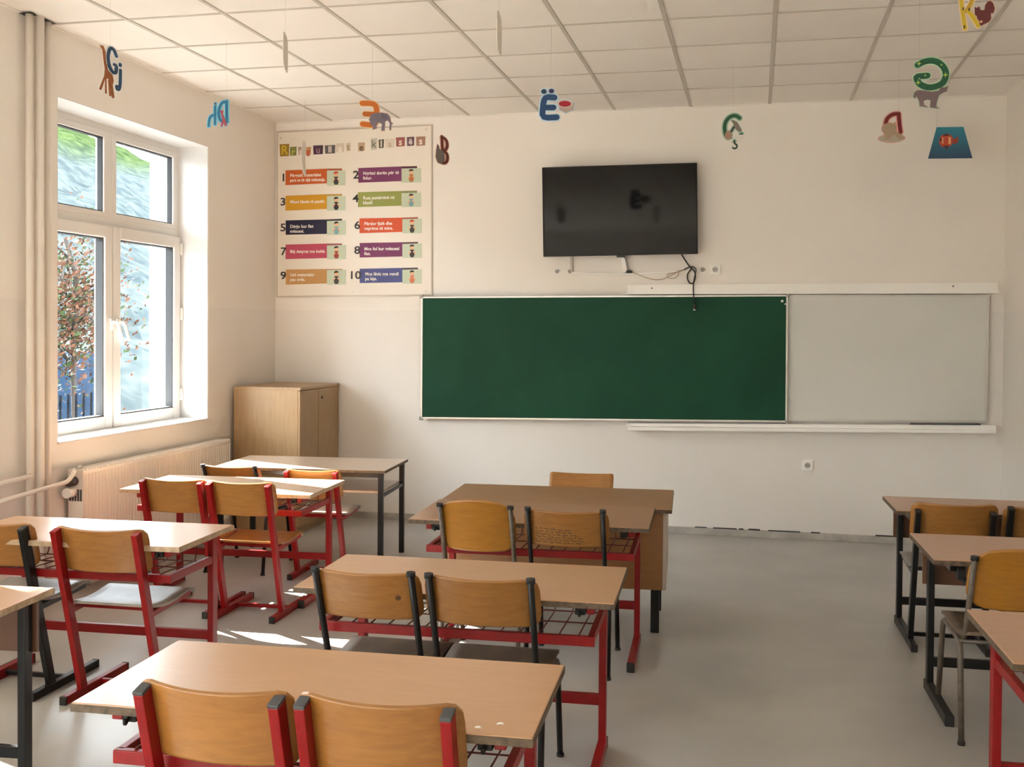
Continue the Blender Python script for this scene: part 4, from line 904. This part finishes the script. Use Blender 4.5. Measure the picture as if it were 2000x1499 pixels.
gg = cutout('mirrored green letter G with stars and a donkey', ED,
 [([(620, 272), (690, 240), (770, 232), (850, 262), (910, 330), (930, 410), (905, 490), (850, 528), (770, 545), (700, 530), (640, 490), (615, 440), (618, 408), (728, 405)], 70, GD)],
 [([(578, 640), (588, 590), (625, 568), (700, 578), (780, 596), (850, 590), (880, 552), (925, 555), (955, 540), (942, 600), (890, 622), (862, 640), (842, 690), (826, 770), (870, 798), (760, 778), (768, 692), (730, 682), (690, 698), (700, 745), (745, 775), (650, 757), (640, 692), (612, 640), (596, 665)], (112, 94, 96), 'donkey_drawing')] +
 [([(x + r * math.cos(math.pi / 4 * k) * (1 if k % 2 == 0 else .35), y + r * math.sin(math.pi / 4 * k) * (1 if k % 2 == 0 else .35)) for k in range(8)], (170, 195, 90), 'star') for x, y, r in ((635, 258, 30), (925, 410, 34), (628, 480, 32), (705, 402, 16), (880, 290, 16))], turn=.05, back=(172, 200, 172), halo=13)
def sea_mat():
    m = bpy.data.materials.new('sea_print'); m.use_nodes = True; nt = m.node_tree; b = nt.nodes['Principled BSDF']; b.inputs['Roughness'].default_value = .5
    tc = nt.nodes.new('ShaderNodeTexCoord'); sx = nt.nodes.new('ShaderNodeSeparateXYZ'); mr = nt.nodes.new('ShaderNodeMapRange'); rp = nt.nodes.new('ShaderNodeValToRGB')
    nt.links.new(tc.outputs['Object'], sx.inputs[0]); nt.links.new(sx.outputs['Z'], mr.inputs['Value']); mr.inputs['From Min'].default_value = -.12; mr.inputs['From Max'].default_value = .12
    nt.links.new(mr.outputs[0], rp.inputs[0]); rp.color_ramp.elements[0].color = (*lin((12, 48, 88)), 1); rp.color_ramp.elements[1].color = (*lin((28, 128, 150)), 1); nt.links.new(rp.outputs[0], b.inputs['Base Color']); return m
fish = cutout('blue trapezoid card printed with an orange striped fish', ED, [],
 [([(845, 1000), (1135, 1020), (1235, 1390), (755, 1362)], (20, 90, 125), 'sea_card'), (ell(950, 1165, 78, 82, 18), (190, 66, 36), 'fish_body'), ([(1015, 1165), (1085, 1125), (1080, 1195), (1030, 1215)], (150, 50, 38), 'fish_tail'), ([(905, 1110), (945, 1080), (1000, 1110)], (45, 26, 28), 'top_fin'), ([(915, 1220), (985, 1225), (960, 1270)], (60, 24, 30), 'belly_fin'), ([(975, 1125), (1000, 1130), (1002, 1205), (978, 1210)], (225, 170, 120), 'fish_stripe'), ([(905, 1130), (925, 1128), (922, 1205), (902, 1195)], (215, 150, 110), 'fish_stripe'), (ell(890, 1150, 12, 16, 10), (30, 20, 22), 'fish_eye')], turn=-.1, back=(190, 205, 210), halo=6)
for ch in fish.children:
    if ch.name.startswith('sea_card'): ch.data.materials[0] = sea_mat()
EK = (1850, 0, 16.667); YEL = (182, 156, 24)
cutout('yellow letter K with a dark red squirrel at the top right', EK,
 [([(430, -560), (500, 60), (625, 900)], 118, YEL), ([(960, -480), (800, 60), (650, 330)], 125, (176, 140, 26)), ([(700, 330), (860, 560), (1015, 845)], 118, YEL)],
 [([(900, 220), (955, 262), (1040, 218), (1070, 330), (1105, 352), (1190, 350), (1210, 200), (1280, 95), (1370, 70), (1450, 160), (1500, 330), (1460, 470), (1380, 470), (1392, 650), (1335, 745), (1200, 805), (1090, 855), (1060, 800), (1045, 700), (978, 600), (965, 520), (908, 480)], (88, 22, 26), 'squirrel_drawing')] +
 [(ell(x, y, 26, 55, 10), (70, 50, 12), 'leopard_spot') for x, y in ((555, 250), (600, 840), (735, 290))] + [(ell(1100, 720, 42, 40, 10), (215, 165, 135), 'squirrel_nut')], turn=.05, back=(205, 180, 150), halo=36)
def edge_card(label, x, y0, y1, turn, bow=0.):
    c = at_z(x, (y0 + y1) / 2, 2.91); k = (c - CPOS).dot(CF) / FPX; h = (y1 - y0) * k; d = c - CPOS; az = math.atan2(-d.x, d.y)
    t = thing('hanging_letter', label, 'letter cutout', c, az + turn, 'alphabet cutouts hanging from the ceiling')
    def f(bm):
        def pos(u, v): return (u, bow * math.cos(u / .1 * 1.2) + bow * math.sin(v / h * 3.14) * 2, v - h / 2), (0, 1, 0)
        plate(bm, .19, h, .003, pos, .05, 8, 10)
    new('card_backing', flat((222, 216, 205)), f, t)
    def f2(bm):
        def pos(u, v): return (u, bow * math.cos(u / .1 * 1.2) + bow * math.sin((v + .02) / h * 3.14) * 2 + .0022, v - h / 2 + .02), (0, 1, 0)
        plate(bm, .15, h - .04, .001, pos, .04, 8, 10)
    new('printed_face', flat((196, 186, 170)), f2, t)
    new('thread', M_THREAD, lambda bm: tube(bm, [(0, 0, h / 2 - .004), (0, 0, ZC + .003 - c.z)], .0004, 4), t)
edge_card('white card turned edge-on, hanging left below the ceiling near the window', 557.5, 68, 138, 1.46)
edge_card('white card turned edge-on, hanging highest near the ceiling middle', 975, 28, 104, 1.46)
edge_card('white curled card turned edge-on, hanging in front of the poster', 596, 276, 342, 1.42, .006)
